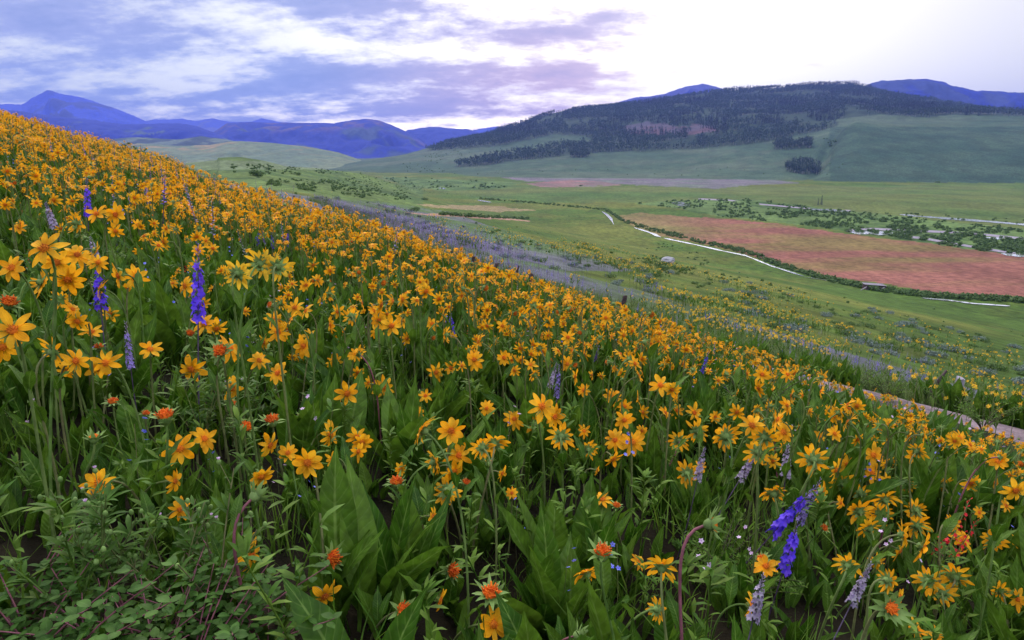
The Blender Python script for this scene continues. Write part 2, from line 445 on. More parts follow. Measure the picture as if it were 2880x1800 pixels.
def water_mat():
    m=bpy.data.materials.new('water');nt=NT(m);n=N(nt)
    geo=n('ShaderNodeNewGeometry');nz=n('ShaderNodeTexNoise',{'Vector':geo.outputs['Position'],'Scale':1.2,'Detail':3.0})
    bp=n('ShaderNodeBump',{'Height':nz.outputs[0],'Strength':.12,'Distance':.15})
    pb=n('ShaderNodeBsdfPrincipled',{'Base Color':(.12,.14,.16,1),'Roughness':.06,'IOR':1.33,'Specular IOR Level':.9,'Metallic':.55,'Normal':bp.outputs[0]})
    pb.inputs['Base Color'].default_value=(.75,.77,.8,1)
    n('ShaderNodeOutputMaterial',{0:pb.outputs[0]});return m
M['water']=water_mat()

# ------------------------------------------------------------------ land cover (own colour of what grows where)
POLY={
 'pink':[(1445,508),(1500,500),(1640,512),(1800,526),(1950,545),(2080,562),(2230,578),(2440,606),(2440,700),(2250,694),(2090,672),(1960,652),(1850,628),(1760,600),(1640,572),(1560,558),(1500,535)],
 'willow':[(1500,482),(1600,474),(1760,470),(1930,490),(2060,505),(2160,515),(2440,545),(2440,606),(2290,590),(2100,560),(2010,547),(1900,533),(1700,512),(1600,492)],
 'willow2':[(900,418),(1060,424),(1240,432),(1180,445),(1060,452),(960,440)],
 'mauve':[(1180,418),(1280,416),(1420,419),(1600,421),(1810,424),(1900,432),(1780,437),(1690,446),(1560,440),(1380,430),(1250,428)],
 'red':[(1240,434),(1300,428),(1350,424),(1410,428),(1470,437),(1400,441),(1280,441)],
 'meadow':[(880,420),(1290,440),(1700,443),(2440,432),(2440,545),(1600,480),(1300,478),(1120,466),(1000,445)],
 'lilac':[(560,440),(640,455),(760,480),(900,500),(1000,520),(1080,545),(1180,580),(1330,640),(1560,700),(1760,760),(1990,830),(2440,960),(2440,1000),(2100,950),(1700,800),(1300,690),(1050,620),(800,530),(620,470)],
 'sage':[(600,440),(760,470),(900,478),(1060,500),(1180,540),(1330,590),(1500,640),(1300,640),(1080,580),(900,530),(700,480)],
 'strip':[(960,503),(1080,506),(1250,520),(1250,523),(1080,512),(960,507)],
 'tanp':[(980,482),(1150,486),(1280,497),(1180,500),(1020,490)],
}
FOREST=[[(1068,396),(1100,383),(1150,372),(1210,360),(1300,346),(1330,338),(1420,336),(1380,322),(1310,318),(1180,345),(1080,352),(1005,357),(1100,322),(1160,300),(1230,280),(1330,261),(1450,246),(1560,231),(1700,214),(1830,204),(2000,197),(2100,203),(2150,215),(2210,240),(2330,262),(2430,268),(2430,275),(2250,270),(2190,278),(2080,270),(1975,282),(1982,294),(1930,312),(1880,320),(1800,337),(1700,348),(1630,352),(1480,358),(1380,362),(1300,372),(1200,382),(1150,392)],
 [(1345,357),(1365,350),(1388,355),(1390,370),(1365,374),(1345,371)],
 [(1858,396),(1870,389),(1908,387),(1932,395),(1934,410),(1895,412),(1858,405)],
 [(1828,345),(1850,332),(1880,342),(1915,333),(1918,350),(1870,353),(1830,354)]]
CLIFF=[(1470,300),(1560,290),(1600,300),(1640,292),(1690,300),(1700,312),(1640,316),(1560,318),(1490,314)]
def cover(x,y,z):
    u,v,D=proj(x,y,z)
    n1=fbm(x/6,y/6,4,51)-.5;n2=fbm(x/40,y/40,4,61)-.5;n3=fbm(x/150,y/150,4,71)-.5
    s=np.clip(D,20,2000)
    dx=u/K+n1*10;dy=v/K+n1*5+n2*5
    dxs=u/K;dys=v/K
    we=weff(x,y);w,q=wq(x,y)
    C=np.zeros(x.shape+(3,))
    def st(mask,c,c2=None,nn=None):
        c=np.array(c)
        if c2 is not None:
            t=sstep(-.22,.22,n1 if nn is None else nn)[...,None];cc=c*(1-t)+np.array(c2)*t
        else: cc=np.broadcast_to(c,C.shape)
        mm=np.clip(np.asarray(mask,float),0,1)[...,None]
        C[:]=C*(1-mm)+cc*mm
    # valley slope meadow
    st(np.ones(x.shape),(.062,.110,.018),(.115,.130,.026),n2+n1*.5)
    st(inpoly(dx,dy,POLY['meadow']),(.066,.122,.028),(.105,.130,.035),n3+n2*.5)
    # knoll
    kn=(D>70)&(dxs<1000)&(q>55)&(y<640)
    st(kn,(.055,.10,.028),(.10,.15,.04),n2+n1)
    st(kn&(dy<400)&(dy>380),(.12,.16,.08))
    st(inpoly(dx,dy,POLY['sage'])&(q>8),(.125,.13,.14),(.075,.12,.045),n2+n1)
    ll=inpoly(dx,dy,POLY['lilac'])&(we>7)
    st(ll*.8,(.135,.125,.19),(.075,.12,.045),n1+n2*.5)
    # river bottom
    dxp=dx+n2*60;dyp=dy+n2*10+n1*4
    st(inpoly(dxp,dyp,POLY['pink']),(.225,.09,.068),(.17,.12,.045),(fbm(x/60+9,y/14,4,77)-.5)*1.35+n3*.5-.07)
    st(inpoly(dxp,dyp,POLY['pink'])*(1-sstep(1480,1760,dxs))*.65,(.18,.17,.055))
    st(inpoly(dx,dy,POLY['willow'])|inpoly(dx,dy,POLY['willow2']),(.045,.09,.022),(.11,.17,.05),n2+n1*.8)
    st(inpoly(dx,dy,POLY['mauve']),(.15,.125,.15),(.12,.15,.11),n2)
    st(inpoly(dx,dy,POLY['red']),(.24,.125,.12),(.14,.12,.11),n2)
    st(inpoly(dx,dy,POLY['strip']),(.34,.2,.14));st(inpoly(dx,dy,POLY['tanp'])*.7,(.30,.21,.12))
    # far hill
    fh=(farz(x,y)>FLOOR+.5)&(y>640)
    st(fh,(.045,.085,.05),(.08,.115,.068),n3+n2*.4)
    sg=fh&(n2+n3*.6>.10)&(dys>330);st(sg*.7,(.08,.11,.07))
    st(fh&(dxs>1960)&(dys>300),(.034,.07,.044),(.048,.085,.052),n3+n2)
    fo=np.zeros(x.shape,bool)
    for p in FOREST: fo|=inpoly(dxs,dys,p)
    st(fo&fh,(.022,.045,.03),(.035,.06,.035),n2)
    st(inpoly(dxs+n2*20,dys+n2*16,CLIFF)&fh,(.10,.06,.07),(.08,.075,.10),n2)
    # outcrops under the far hill, river gravel
    st(fh&(we<0),(.1,.15,.08))
    # near hillside
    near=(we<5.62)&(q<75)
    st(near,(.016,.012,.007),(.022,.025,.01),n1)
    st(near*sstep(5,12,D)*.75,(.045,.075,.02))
    ban=(we>=6.6)&(we<9.5)&(q<75)
    st(ban,(.05,.08,.022),(.07,.11,.03))
    tr=(we>=5.60)&(we<6.60)&(q<85)
    st(tr*(1-.6*sstep(-.05,.2,n1)*0),(.29,.215,.24),(.20,.15,.165),fbm(x*2.2,y*2.2,3,5)-.5)
    return C
# ------------------------------------------------------------------ terrain sheet
def build_terrain():
    th=np.concatenate([np.radians(np.linspace(-52,52,820)),np.radians(np.linspace(53,307,90))])
    r=np.concatenate([[.02],np.exp(np.linspace(math.log(.25),math.log(3200),900)),[3800,5000,7000,9000,11200]])
    TH,Rr=np.meshgrid(th,r,indexing='ij')
    X=Rr*np.sin(TH);Y=Rr*np.cos(TH)
    Z=T(X,Y);Z=np.where(Rr>3600,FLOOR,Z)
    C=cover(X,Y,Z)
    nt_,nr=X.shape
    i=np.arange(nt_)[:,None];j=np.arange(nr-1)[None]
    i2=(i+1)%nt_
    f=np.stack([i*nr+j+0*i2,i*nr+j+1,i2*nr+j+1,i2*nr+j],-1).reshape(-1,4)
    g=G();g.add(np.stack([X,Y,Z],-1).reshape(-1,3),f)
    me=mesh('ground',g,[M['terrain']])
    ca=me.color_attributes.new('cov','FLOAT_COLOR','POINT')
    ca.data.foreach_set('color',np.concatenate([C,np.ones(C.shape[:2]+(1,))],-1).astype(np.float32).ravel())
    me.attributes.remove(me.attributes['luv'])
    tag(link('ground',me),kind='structure')
build_terrain()
# ------------------------------------------------------------------ mountains
def mountain(name,sky,Yr,dfront,dback,cA,cB,seed,patch=.0,rough=.16,cC=None):
    dx=np.array([p[0] for p in sky],float);dy=np.array([p[1] for p in sky],float)
    na,nt_=260,90
    U=np.linspace(dx[0]-60,dx[-1]+60,na)
    vsm=np.interp(U,dx,dy)
    edge=sstep(dx[0]-60,dx[0],U)*(1-sstep(dx[-1],dx[-1]+60,U))
    a=((U*K-512)/F)/1.03
    t=np.concatenate([np.linspace(-1,0,60),np.linspace(0,1,31)[1:]])
    Yc=np.where(t<0,Yr+t*dfront,Yr+t*dback)
    A,Tt=np.meshgrid(a,t,indexing='ij');YY=np.broadcast_to(Yc,A.shape);X=A*YY
    zr=slope_of(vsm*K)*Yr
    H=(zr-FLOOR)*edge
    sh=np.where(Tt<0,np.clip(1+Tt,0,1)**1.15,np.clip(1-Tt,0,1)**1.3)
    lam=dfront/7
    wx=(fbm(X/lam/2,YY/lam/2,3,seed)-.5)*lam*2
    rg=1-np.abs(2*fbm((X+wx)/lam,YY/lam/2.6,4,seed+3)-1)*2
    env=4*sh*(1-sh)*np.where(Tt<0,1,.7)+.06
    Z=FLOOR-4+(H[:,None]+4)*sh+ (rg-.45)*H[:,None]*rough*env*1.5+(fbm(X/lam*5,YY/lam*5,3,seed+9)-.5)*H[:,None]*.03*sh
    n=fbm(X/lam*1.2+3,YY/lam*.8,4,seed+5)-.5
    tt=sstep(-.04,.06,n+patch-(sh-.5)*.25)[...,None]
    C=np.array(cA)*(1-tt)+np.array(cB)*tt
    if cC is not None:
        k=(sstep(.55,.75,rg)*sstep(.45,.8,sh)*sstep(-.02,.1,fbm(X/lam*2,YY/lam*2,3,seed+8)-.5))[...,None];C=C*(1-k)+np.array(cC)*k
    i=np.arange(na-1)[:,None]*len(t)+np.arange(len(t)-1)[None]
    f=np.stack([i,i+len(t),i+len(t)+1,i+1],-1).reshape(-1,4)
    me=mesh(name,G().add(np.stack([X,YY,Z],-1).reshape(-1,3),f),[M['terrain']])
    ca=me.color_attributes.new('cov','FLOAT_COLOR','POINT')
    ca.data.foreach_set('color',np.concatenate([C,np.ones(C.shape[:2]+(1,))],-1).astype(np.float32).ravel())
    me.attributes.remove(me.attributes['luv'])
    o=tag(link(name,me),kind='structure');return o
HAZY_FB=(.010,.028,.25);GB=(.07,.11,.13);HAZY_RK=(.032,.065,.46)  # distance haze painted into the mountains' own forest and rock colours as blue
mountain('mountain',[(-60,262),(0,246),(70,247),(86,240),(97,232),(137,213),(150,215),(170,221),(200,228),(240,239),(285,256),(330,274),(360,290),(420,330)],6200,2300,2000,HAZY_RK,(.03,.05,.22),3,rough=.14)
mountain('mountain',[(330,300),(345,287),(375,282),(410,283),(440,280),(470,286),(510,279),(550,288),(600,288),(625,279),(665,288),(720,292),(800,310)],9000,2500,1500,HAZY_RK,(.08,.10,.34),13,rough=.10)
mountain('mountain',[(-160,300),(-60,262),(0,258),(60,262),(110,270),(170,277),(240,286),(300,294),(380,293),(432,291),(470,298),(520,316),(560,332),(620,352)],4300,1500,1400,HAZY_FB,GB,23,patch=-.10)
mountain('mountain',[(480,330),(545,291),(600,289),(680,291),(740,290),(790,291),(820,286),(850,282),(875,281),(900,285),(930,296),(960,310),(985,325),(1015,347),(1060,385)],5000,1600,1500,HAZY_FB,(.04,.07,.14),33,patch=-.12,cC=(.10,.07,.17))
mountain('mountain',[(930,330),(965,307),(1000,302),(1030,300),(1070,303),(1110,306),(1140,316),(1200,340)],6500,1600,1500,HAZY_FB,(.03,.05,.22),43,patch=-.1)
mountain('mountain',[(1080,330),(1120,307),(1160,300),(1200,298),(1300,320)],8000,1600,1500,HAZY_RK,(.06,.08,.3),53)
mountain('mountain',[(1400,262),(1440,247),(1490,231),(1560,222),(1610,205),(1650,197),(1680,203),(1710,215),(1760,235),(1830,260)],5200,1500,1500,(.06,.07,.26),HAZY_FB,63,patch=.05)
mountain('mountain',[(1950,240),(2040,197),(2070,190),(2110,188),(2165,185),(2195,192),(2230,205),(2280,215),(2330,217),(2440,221),(2560,235),(2650,270)],3700,1300,1300,(.03,.05,.17),HAZY_FB,73,patch=.0)
mountain('hill',[(210,372),(290,345),(330,338),(420,345),(500,342),(540,335),(570,333),(640,337),(740,348),(800,360),(850,377),(900,405)],1900,700,500,(.115,.16,.10),(.14,.175,.10),83,patch=.05,rough=.10,cC=(.24,.19,.10))
mountain('hill',[(150,345),(240,330),(330,324),(420,330),(480,322),(540,330),(620,352),(700,375)],2800,700,600,(.04,.065,.06),(.115,.155,.11),93,patch=.03,rough=.10)
# ------------------------------------------------------------------ water
def water_ribbon(name,pts,wd):
    nm_=name
    P=[];L=0
    for (a,b) in zip(pts[:-1],pts[1:]):
        n=max(2,int(math.hypot(b[0]-a[0],b[1]-a[1])/6))
        for k in range(n): P.append((a[0]+(b[0]-a[0])*k/n,a[1]+(b[1]-a[1])*k/n))
    P.append(pts[-1]);V=[]
    for i,p in enumerate(P):
        q=P[min(i+1,len(P)-1)];o=P[max(i-1,0)];tx,ty=q[0]-o[0],q[1]-o[1];l=math.hypot(tx,ty);nx,ny=-ty/l,tx/l
        ww=wd*(.55 if nm_=='irrigation_ditch' else .85)*(.35+1.3*vn(p[0]/14,p[1]/5,9))*min(1,.25+min(i,len(P)-1-i)*.4)/2
        for s in (-1,1):
            h=hit(p[0]+nx*ww*s,p[1]+ny*ww*s);V.append((h[0],h[1],h[2]+.12))
    f=[(2*i,2*i+1,2*i+3,2*i+2) for i in range(len(P)-1)]
    tag(link(name,mesh(name,G().add(V,f),[M['water']])),kind='structure')
for nm,pts,wd in [
 ('irrigation_ditch',[(1422,500),(1434,508),(1444,518),(1450,531)],9),
 ('irrigation_ditch',[(1498,538),(1530,548),(1562,561)],7),
 ('irrigation_ditch',[(1568,563),(1640,578),(1710,594),(1760,604),(1820,628),(1900,654)],4),
 ('irrigation_ditch',[(1900,655),(1960,664)],2),
 ('irrigation_ditch',[(2178,705),(2240,710),(2300,718),(2386,724)],4),
 ('irrigation_ditch',[(1128,473),(1160,478)],4),
 ('river',[(1586,479),(1606,482),(1630,485)],9),
 ('river',[(1035,444),(1053,446)],3.5),
 ('river',[(1915,495),(1970,497),(2012,501)],4.5),
 ('river',[(2125,507),(2180,512),(2260,518),(2340,524),(2440,533)],4),
 ('river',[(2008,549),(2060,551),(2110,552),(2150,549)],8),
 ('river',[(2325,562),(2440,568)],4.5),('river',[(2365,600),(2440,608)],5)]:
    water_ribbon(nm,pts,wd)
def gravel(pts,wd):
    V=[]
    for i,(a,b) in enumerate(pts):
        for s in (-1,1):
            h=hit(a,b+s*wd/2);V.append((h[0],h[1],h[2]+.06))
    tag(link('gravel_bank',mesh('gravel_bank',G().add(V,[(2*i,2*i+1,2*i+3,2*i+2) for i in range(len(pts)-1)]),[M['gravel']])),kind='structure')
M['gravel']=plain('gravel',(.20,.17,.22),(.32,.28,.34),.95,1.5)
gravel([(2000,545),(2060,541),(2150,545),(2250,549),(2340,556),(2440,566)],5)
gravel([(2120,557),(2180,563),(2260,577),(2340,590),(2440,606)],5)
gravel([(1650,470),(1720,473),(1800,483),(1900,492),(2010,498)],3)
# ------------------------------------------------------------------ world, sun, camera
SUN_EL,SUN_AZ=math.radians(40),math.radians(-20)
def world():
    w=bpy.data.worlds.new('World');scene.world=w;w.use_nodes=True;nt=w.node_tree;nt.nodes.clear();n=N(nt)
    sky=n('ShaderNodeTexSky');sky.sky_type='NISHITA';sky.sun_disc=False
    sky.sun_elevation=SUN_EL;sky.sun_rotation=SUN_AZ;sky.altitude=2700
    tc=n('ShaderNodeTexCoord');sp=n('ShaderNodeSeparateXYZ',{0:tc.outputs['Generated']})
    x,y,z=sp.outputs
    den=n.math('ADD',n.math('MAXIMUM',z,0.0),.24)
    cx=n.math('DIVIDE',x,den);cy=n.math('DIVIDE',y,den)
    cv=n('ShaderNodeCombineXYZ',{0:cx,1:cy,2:0.0})
    def nz(s,d,r,off=(0,0,0),sc=(1,1,1),dist=0.0):
        mp=n('ShaderNodeMapping',{'Vector':cv.outputs[0],'Location':off,'Scale':sc})
        return n('ShaderNodeTexNoise',{'Vector':mp.outputs[0],'Scale':s,'Detail':d,'Roughness':r,'Distortion':dist}).outputs[0]
    big=nz(.8,2.0,.5,(2.2,1.0,0));mid=nz(2.3,9.0,.60,(7.3,3.1,0),(.75,1.25,1),.0);fine=nz(11.0,6.0,.62,(1.3,9.1,0))
    az=n.math('DIVIDE',x,n.math('MAXIMUM',y,.05))
    el=n.math('DIVIDE',z,n.math('MAXIMUM',y,.05))
    b1=n.ramp(az,.0,.42,.055,-.115)
    b2=n.ramp(el,.0,.07,-.10,.0)
    s=n.math('ADD',n.math('ADD',n.math('ADD',n.math('MULTIPLY',mid,.74),n.math('MULTIPLY',big,.18)),n.math('MULTIPLY',fine,.22)),n.math('ADD',b1,b2))
    mask=n.ramp(s,.525,.68)
    thick=n.ramp(s,.60,.80)
    veil=n.mix(n.ramp(az,-.6,.1),(.80,.80,.70),(1.5,1.38,1.2))
    veil=n.mix(n.ramp(az,.22,.8,0,.85),veil,(.74,.71,.62))
    glow=n.mix(n.ramp(el,.0,.09,1,0),(1,1,1),(3.3,3.0,2.3));veil=n.mix(1.0,veil,glow,'MULTIPLY')
    # the sky texture is physically bright: bring it down to the veil's level first
    skd=n('ShaderNodeVectorMath',operation='SCALE');nt.links.new(sky.outputs[0],skd.inputs[0]);skd.inputs['Scale'].default_value=.10
    clear=n.mix(.80,skd.outputs[0],veil)
    warm=n.mix(n.ramp(az,-.35,.12),(.20,.31,.62),(.74,.45,.48))
    warm=n.mix(n.ramp(el,.08,.19,0,.6),warm,(.24,.27,.55))
    cl=n.mix(thick,n.mix(.25,warm,(.6,.62,.75)),n.mix(.5,warm,(.18,.26,.48)))
    amt=n.ramp(az,.0,.5,.92,.5)
    top=n.mix(n.math('MULTIPLY',mask,amt),clear,cl)
    # the unseen dome overhead is an even cloud veil
    ov=n.mix(n.ramp(z,.28,.5),top,(.92,.98,1.12))
    # below the horizon
    ov=n.mix(n.ramp(z,-.12,-.02,1,0),ov,(.16,.17,.16))
    vm=n('ShaderNodeVectorMath',operation='SCALE');nt.links.new(ov,vm.inputs[0]);vm.inputs['Scale'].default_value=1.0
    bg=n('ShaderNodeBackground',{'Color':vm.outputs[0],'Strength':1.0})
    n('ShaderNodeOutputWorld',{0:bg.outputs[0]})
world()
sl=bpy.data.lights.new('sun','SUN');sl.energy=1.5;sl.angle=math.radians(22);sl.color=(1,.90,.78)
so=bpy.data.objects.new('sun',sl);COL.objects.link(so)
from mathutils import Vector
sd=Vector((math.sin(SUN_AZ)*math.cos(SUN_EL),math.cos(SUN_AZ)*math.cos(SUN_EL),math.sin(SUN_EL)))
so.rotation_euler=sd.to_track_quat('Z','Y').to_euler()
cam=bpy.data.cameras.new('camera');cam.sensor_width=36;cam.lens=F*36/1024;cam.clip_start=.05;cam.clip_end=40000
co=bpy.data.objects.new('camera',cam);COL.objects.link(co);co.rotation_euler=(math.pi/2-PITCH,0,0);scene.camera=co
scene.view_settings.view_transform='Standard';scene.view_settings.look='None';scene.view_settings.exposure=.6;scene.view_settings.gamma=1
# ------------------------------------------------------------------ haze
HAZE=1.15e-4
def haze():
    m=bpy.data.materials.new('haze');nt=NT(m);n=N(nt)
    pv=n('ShaderNodeVolumePrincipled',{'Color':(.22,.30,1.0,1),'Density':HAZE,'Anisotropy':0.0})
    out=n('ShaderNodeOutputMaterial');nt.links.new(pv.outputs[0],out.inputs['Volume'])
    v=[(sx*11500,sy*11500,z) for z in (FLOOR-6,560) for sx,sy in ((-1,-1),(1,-1),(1,1),(-1,1))]
    me=bpy.data.meshes.new('haze');me.from_pydata(v,[],[(0,3,2,1),(4,5,6,7),(0,1,5,4),(1,2,6,5),(2,3,7,6),(3,0,4,7)]);me.materials.append(m)
    tag(link('haze',me),kind='stuff',label='thin blue haze in the air of the valley',cat='haze')
haze()
#@@PART3
# ------------------------------------------------------------------ trees
def cards(rs,n,shape,size,jit=.5,rv=None):
    """leaf-clump faces spread through a crown; shape(rs)->point, outward dir"""
    P=[];D_=[]
    for k in range(n):
        p,d=shape(rs);P.append(p);D_.append(d)
    P=np.array(P);D_=np.array(D_)+rs.normal(0,jit,(n,3));D_/=np.linalg.norm(D_,axis=1)[:,None]
    a=np.cross(D_,rs.normal(0,1,(n,3)));a/=np.linalg.norm(a,axis=1)[:,None];b=np.cross(D_,a)
    s=(size*rs.uniform(.6,1.3,n))[:,None]
    V=np.stack([P-a*s,P-b*s*.6,P+a*s,P+b*s*.6],1)
    A=np.zeros((n,4,3));A[:,:,0]=.5;A[:,:,1]=.5;A[:,:,2]=(rs.rand(n) if rv is None else rv)[:,None]
    return G().add(V.reshape(-1,3),np.arange(4*n).reshape(n,4),A.reshape(-1,3))
def aspen(rs,n,h=12.0,lod=0):
    lob=[(rs.uniform(-1.6,1.6),rs.uniform(-1.6,1.6),rs.uniform(.35,.85)*h,rs.uniform(1.6,2.6)) for _ in range(7)]
    def sh(r):
        x,y,z,R=lob[r.randint(7)];d=r.normal(0,1,3);d/=np.linalg.norm(d);return np.array([x,y,z])+d*R*r.uniform(.6,1),d
    crown=cards(rs,n,sh,.55 if lod==0 else 1.0)
    trunk=tube([(0,0,-.3),(.1,0,h*.4),(0,.1,h*.85)],[.16,.12,.04],5 if lod==0 else 3)
    return trunk,crown
def conifer(rs,n,h=15.0,lod=0):
    def sh(r):
        t=r.rand()**1.4;t=np.floor(t*9)/9+r.uniform(0,.05);R=(1-t)*2.3*r.uniform(.5,1)+.15;a=r.rand()*6.283
        return np.array([R*math.cos(a),R*math.sin(a),h*(.08+.9*t)-R*.25]),np.array([math.cos(a),math.sin(a),.9])
    return tube([(0,0,-.3),(0,0,h*.5),(0,0,h*.98)],[.2,.13,.03],5 if lod==0 else 3),cards(rs,n,sh,.62 if lod==0 else 1.0,.25)
rs=RS(5)
def bush_proto(rs,n,sz=.22):
    lob=[(rs.uniform(-.6,.6),rs.uniform(-.6,.6),rs.uniform(.3,.62),rs.uniform(.3,.5)) for _ in range(6)]
    def sh(r):
        x,y,z,R=lob[r.randint(6)];d=r.normal(0,1,3);d/=np.linalg.norm(d);p=np.array([x,y,z])+d*R*r.uniform(.55,1);p[2]=max(p[2],.02);return p,d
    return cards(rs,n,sh,sz)
def far_xy(n,rs,polys,dens_y=(760,2600)):
    """uniform world points of the far hill whose land carries the given cover"""
    Y=np.sqrt(rs.uniform(dens_y[0]**2,dens_y[1]**2,n));a=rs.uniform(-.25,.85,n);X=a*Y
    Z=T(X,Y);u,v,D=proj(X,Y,Z);px,py=u/K,v/K
    px=px+rs.normal(0,3,n);py=py+rs.normal(0,1.6,n)
    ok=np.zeros(n,bool)
    for p in polys: ok|=inpoly(px,py,p)
    ok&=(u<1080)&(u>330)&(Z>FLOOR+2)
    gap=(fbm(X/55,Y/70,3,91)>.60)&(py<345)
    nn=fbm(X/22,Y/30,2,17)
    ok&=~gap&(~inpoly(px,py,CLIFF)|(nn<.40))
    return X[ok],Y[ok],Z[ok],u[ok],v[ok],D[ok]
X,Y,Z,U,V_,D=far_xy(110000,rs,FOREST)
px,py=U/K,V_/K
isg=inpoly(px,py,[(1340,345),(1395,345),(1395,376),(1340,376)])|inpoly(px,py,[(1820,328),(1925,328),(1925,356),(1820,356)])|inpoly(px,py,[(1840,376),(2000,362),(2000,418),(1840,418)])
order=np.argsort(D-isg*600);nind=300
conm=((py<318)&(fbm(X/90,Y/90,2,7)>.62))|((px>1440)&(px<1720)&(py>282)&(py<325)&(vn(X/8,Y/8,3)>.35))
forest_mats={'trunk':M['abark'],'ctrunk':M['bark']}
pa=[aspen(RS(20+k),150) for k in range(4)];pc=[conifer(RS(40+k),170) for k in range(3)]
ma=[(mesh('trunk',t,[M['abark']]),mesh('crown',c,[M['aspenl']],False)) for t,c in pa]
mc=[(mesh('trunk',t,[M['bark']]),mesh('crown',c,[M['conif']],False)) for t,c in pc]
def place(x,y): return (float(x),float(y),float(T(x,y)))
def frac_label(px,py):
    return '%d%% across and %d%% down the photo'%(round(px/2419*100),round(py/1512*100))
for c,i in enumerate(order[:nind]):
    con=conm[i];k=c%(3 if con else 4);tm,cm=(mc if con else ma)[k]
    o=link('conifer_tree' if con else 'aspen_tree',None,loc=place(X[i],Y[i]),rot=(0,0,rnd.random()*6.28),sc=rnd.uniform(.75,1.15))
    if px[i]>1820 and py[i]>372: g='aspens of the round grove at the foot of the right-hand hill';l='dark green aspen in the round grove at the foot of the right-hand hill'
    elif isg[i] and px[i]<1400: g='aspens of the small lone grove';l='dark green aspen in the small lone grove below the long forest strip'
    elif isg[i]: g='aspens of the twin groves in the draw';l='dark green aspen in the twin groves at the mouth of the draw'
    elif con: g='conifers at the forest edge';l='dark pointed conifer standing at the edge of the hillside forest'
    elif px[i]<1300: g='aspens of the forest tongue';l='dark aspen in the low left tongue of the hillside forest'
    else: g='aspens along the lower forest edge';l='dark aspen in the front rank along the lower edge of the hillside forest'
    tag(o,l,'tree',g)
    link('trunk',tm,o);link('crown',cm,o)
rest=order[nind:]
if len(rest)>22000: rest=rs.permutation(rest)[:22000]
g=G()
pr=[]
for k in range(4):
    t,c=aspen(RS(60+k),34,lod=1);q=G();q.merge(c,mi=0);q.merge(t,mi=1);pr.append(q)
for k in range(3):
    t,c=conifer(RS(70+k),34,lod=1);q=G();q.merge(c,mi=2);pr.append(q)
wh=np.where(conm[rest],4+rs.randint(0,3,len(rest)),rs.randint(0,4,len(rest)))
inst(g,pr,np.stack([X[rest],Y[rest],Z[rest]-.3],1),rz(rs.rand(len(rest))*6.28),rs.uniform(.7,1.2,len(rest)),rs.rand(len(rest)),wh)
tag(link('forest',mesh('forest',g,[M['aspenl'],M['abark'],M['conif']],False)),'dark blue-green forest covering the upper slope of the right-hand hill','forest',kind='stuff')
# single trees
def lone(name,dx,dy,h,lab,con=False,k=0):
    p=hit(dx,dy);tm,cm=(mc if con else ma)[k];o=link(name,None,loc=tuple(p),sc=h/(15. if con else 12.));tag(o,lab,'tree');link('trunk',tm,o);link('crown',cm,o)
lone('conifer_tree',1940,484,6,'small dark conifer standing alone on the river bank beside the pale water',True)
lone('conifer_tree',1932,485,4.5,'shorter dark conifer left of the lone one on the river bank',True,1)
# ------------------------------------------------------------------ bushes in the valley
bp=[bush_proto(RS(80+k),420,.085) for k in range(4)];bl=[bush_proto(RS(90+k),46,.26) for k in range(4)]
mb=[mesh('bush',b,[M['bush']],False) for b in bp];msg=[mesh('bush',b,[M['sage']],False) for b in bp]
BX=[]
def addb(dx,dy,size,kind,lab,grp=None,cat='bush',flat=.75,off=0.):
    p=hit(dx,dy,off=off);p[2]-=.1;m=(msg if kind=='sage' else mb)[rnd.randrange(4)]
    o=link('sagebrush' if kind=='sage' else 'bush',m,loc=tuple(p),rot=(0,0,rnd.random()*6.28),sc=(size,size,size*flat));tag(o,lab,cat,grp)
for dx,dy,s,l in [(1003,473,3.2,'round dark bush standing alone on the green flat'),(600,415,3.6,'tall dark shrub on the knoll in the left distance'),(702,414,3.0,'rounded dark shrub near the top of the green knoll'),(985,497,2.6,'low dark bush at the foot of the lilac slope'),(972,500,2.0,'smaller bush beside the low one at the foot of the lilac slope'),(2004,547,3.6,'dark round willow at the left end of the river bend'),(2215,432,5,'lone dark bush on the far meadow below the hill'),(1372,440,4,'tiny dark bush before the red bank'),(180,318,2.2,'dark shrub on the left crest under the blue ridge'),(1443,530,1.1,'small dark bush on the near bank of the bright ditch'),(1380,578,1.2,'dark tussock alone on the middle meadow')]:
    addb(dx,dy,s*.6,'bush',l)
for k,(dx,dy,s) in enumerate([(285,345,2.6),(300,350,2.2),(318,352,2.4),(332,360,1.6),(348,362,2.2),(380,372,2.2),(395,377,1.6),(415,383,1.5),(440,389,1.6)]):
    addb(dx,dy+4,s*.36,'bush','dark shrub on the left skyline crest, %s from its left end'%['first','second','third','fourth','fifth','sixth','seventh','eighth','ninth'][k],'shrubs on the left skyline crest',off=.45)
# willows and sage: the nearest ones are things, the rest one object
def scatter_img(n,poly,rs,minr=0):
    """points of the real ground inside a patch, even in the world, found by rejection"""
    xs=[p[0] for p in poly];ys=[p[1] for p in poly];out=[]
    for k in range(n):
        for t in range(60):
            a,b=rs.uniform(min(xs),max(xs)),rs.uniform(min(ys),max(ys))
            if inpoly(np.array([a]),np.array([b]),poly)[0] and float(fbm(a/38.,b/13.,3,int(xs[0])%50))>(.43 if xs[0]==1500 else .47): break
        out.append((a,b)+tuple(hit(a,b)))
    return np.array(out)
rs=RS(9)
KN=[(455,392),(520,389),(640,388),(700,384),(760,388),(880,402),(940,420),(1040,448),(1060,460),(1000,475),(880,470),(740,452),(640,440),(560,425),(500,408)]
SG=[(600,445),(760,462),(900,480),(1010,492),(1180,540),(1330,590),(1560,625),(1700,640),(1900,690),(2200,760),(2440,830),(2440,920),(2000,820),(1700,740),(1400,660),(1100,585),(950,540),(800,500),(660,465)]
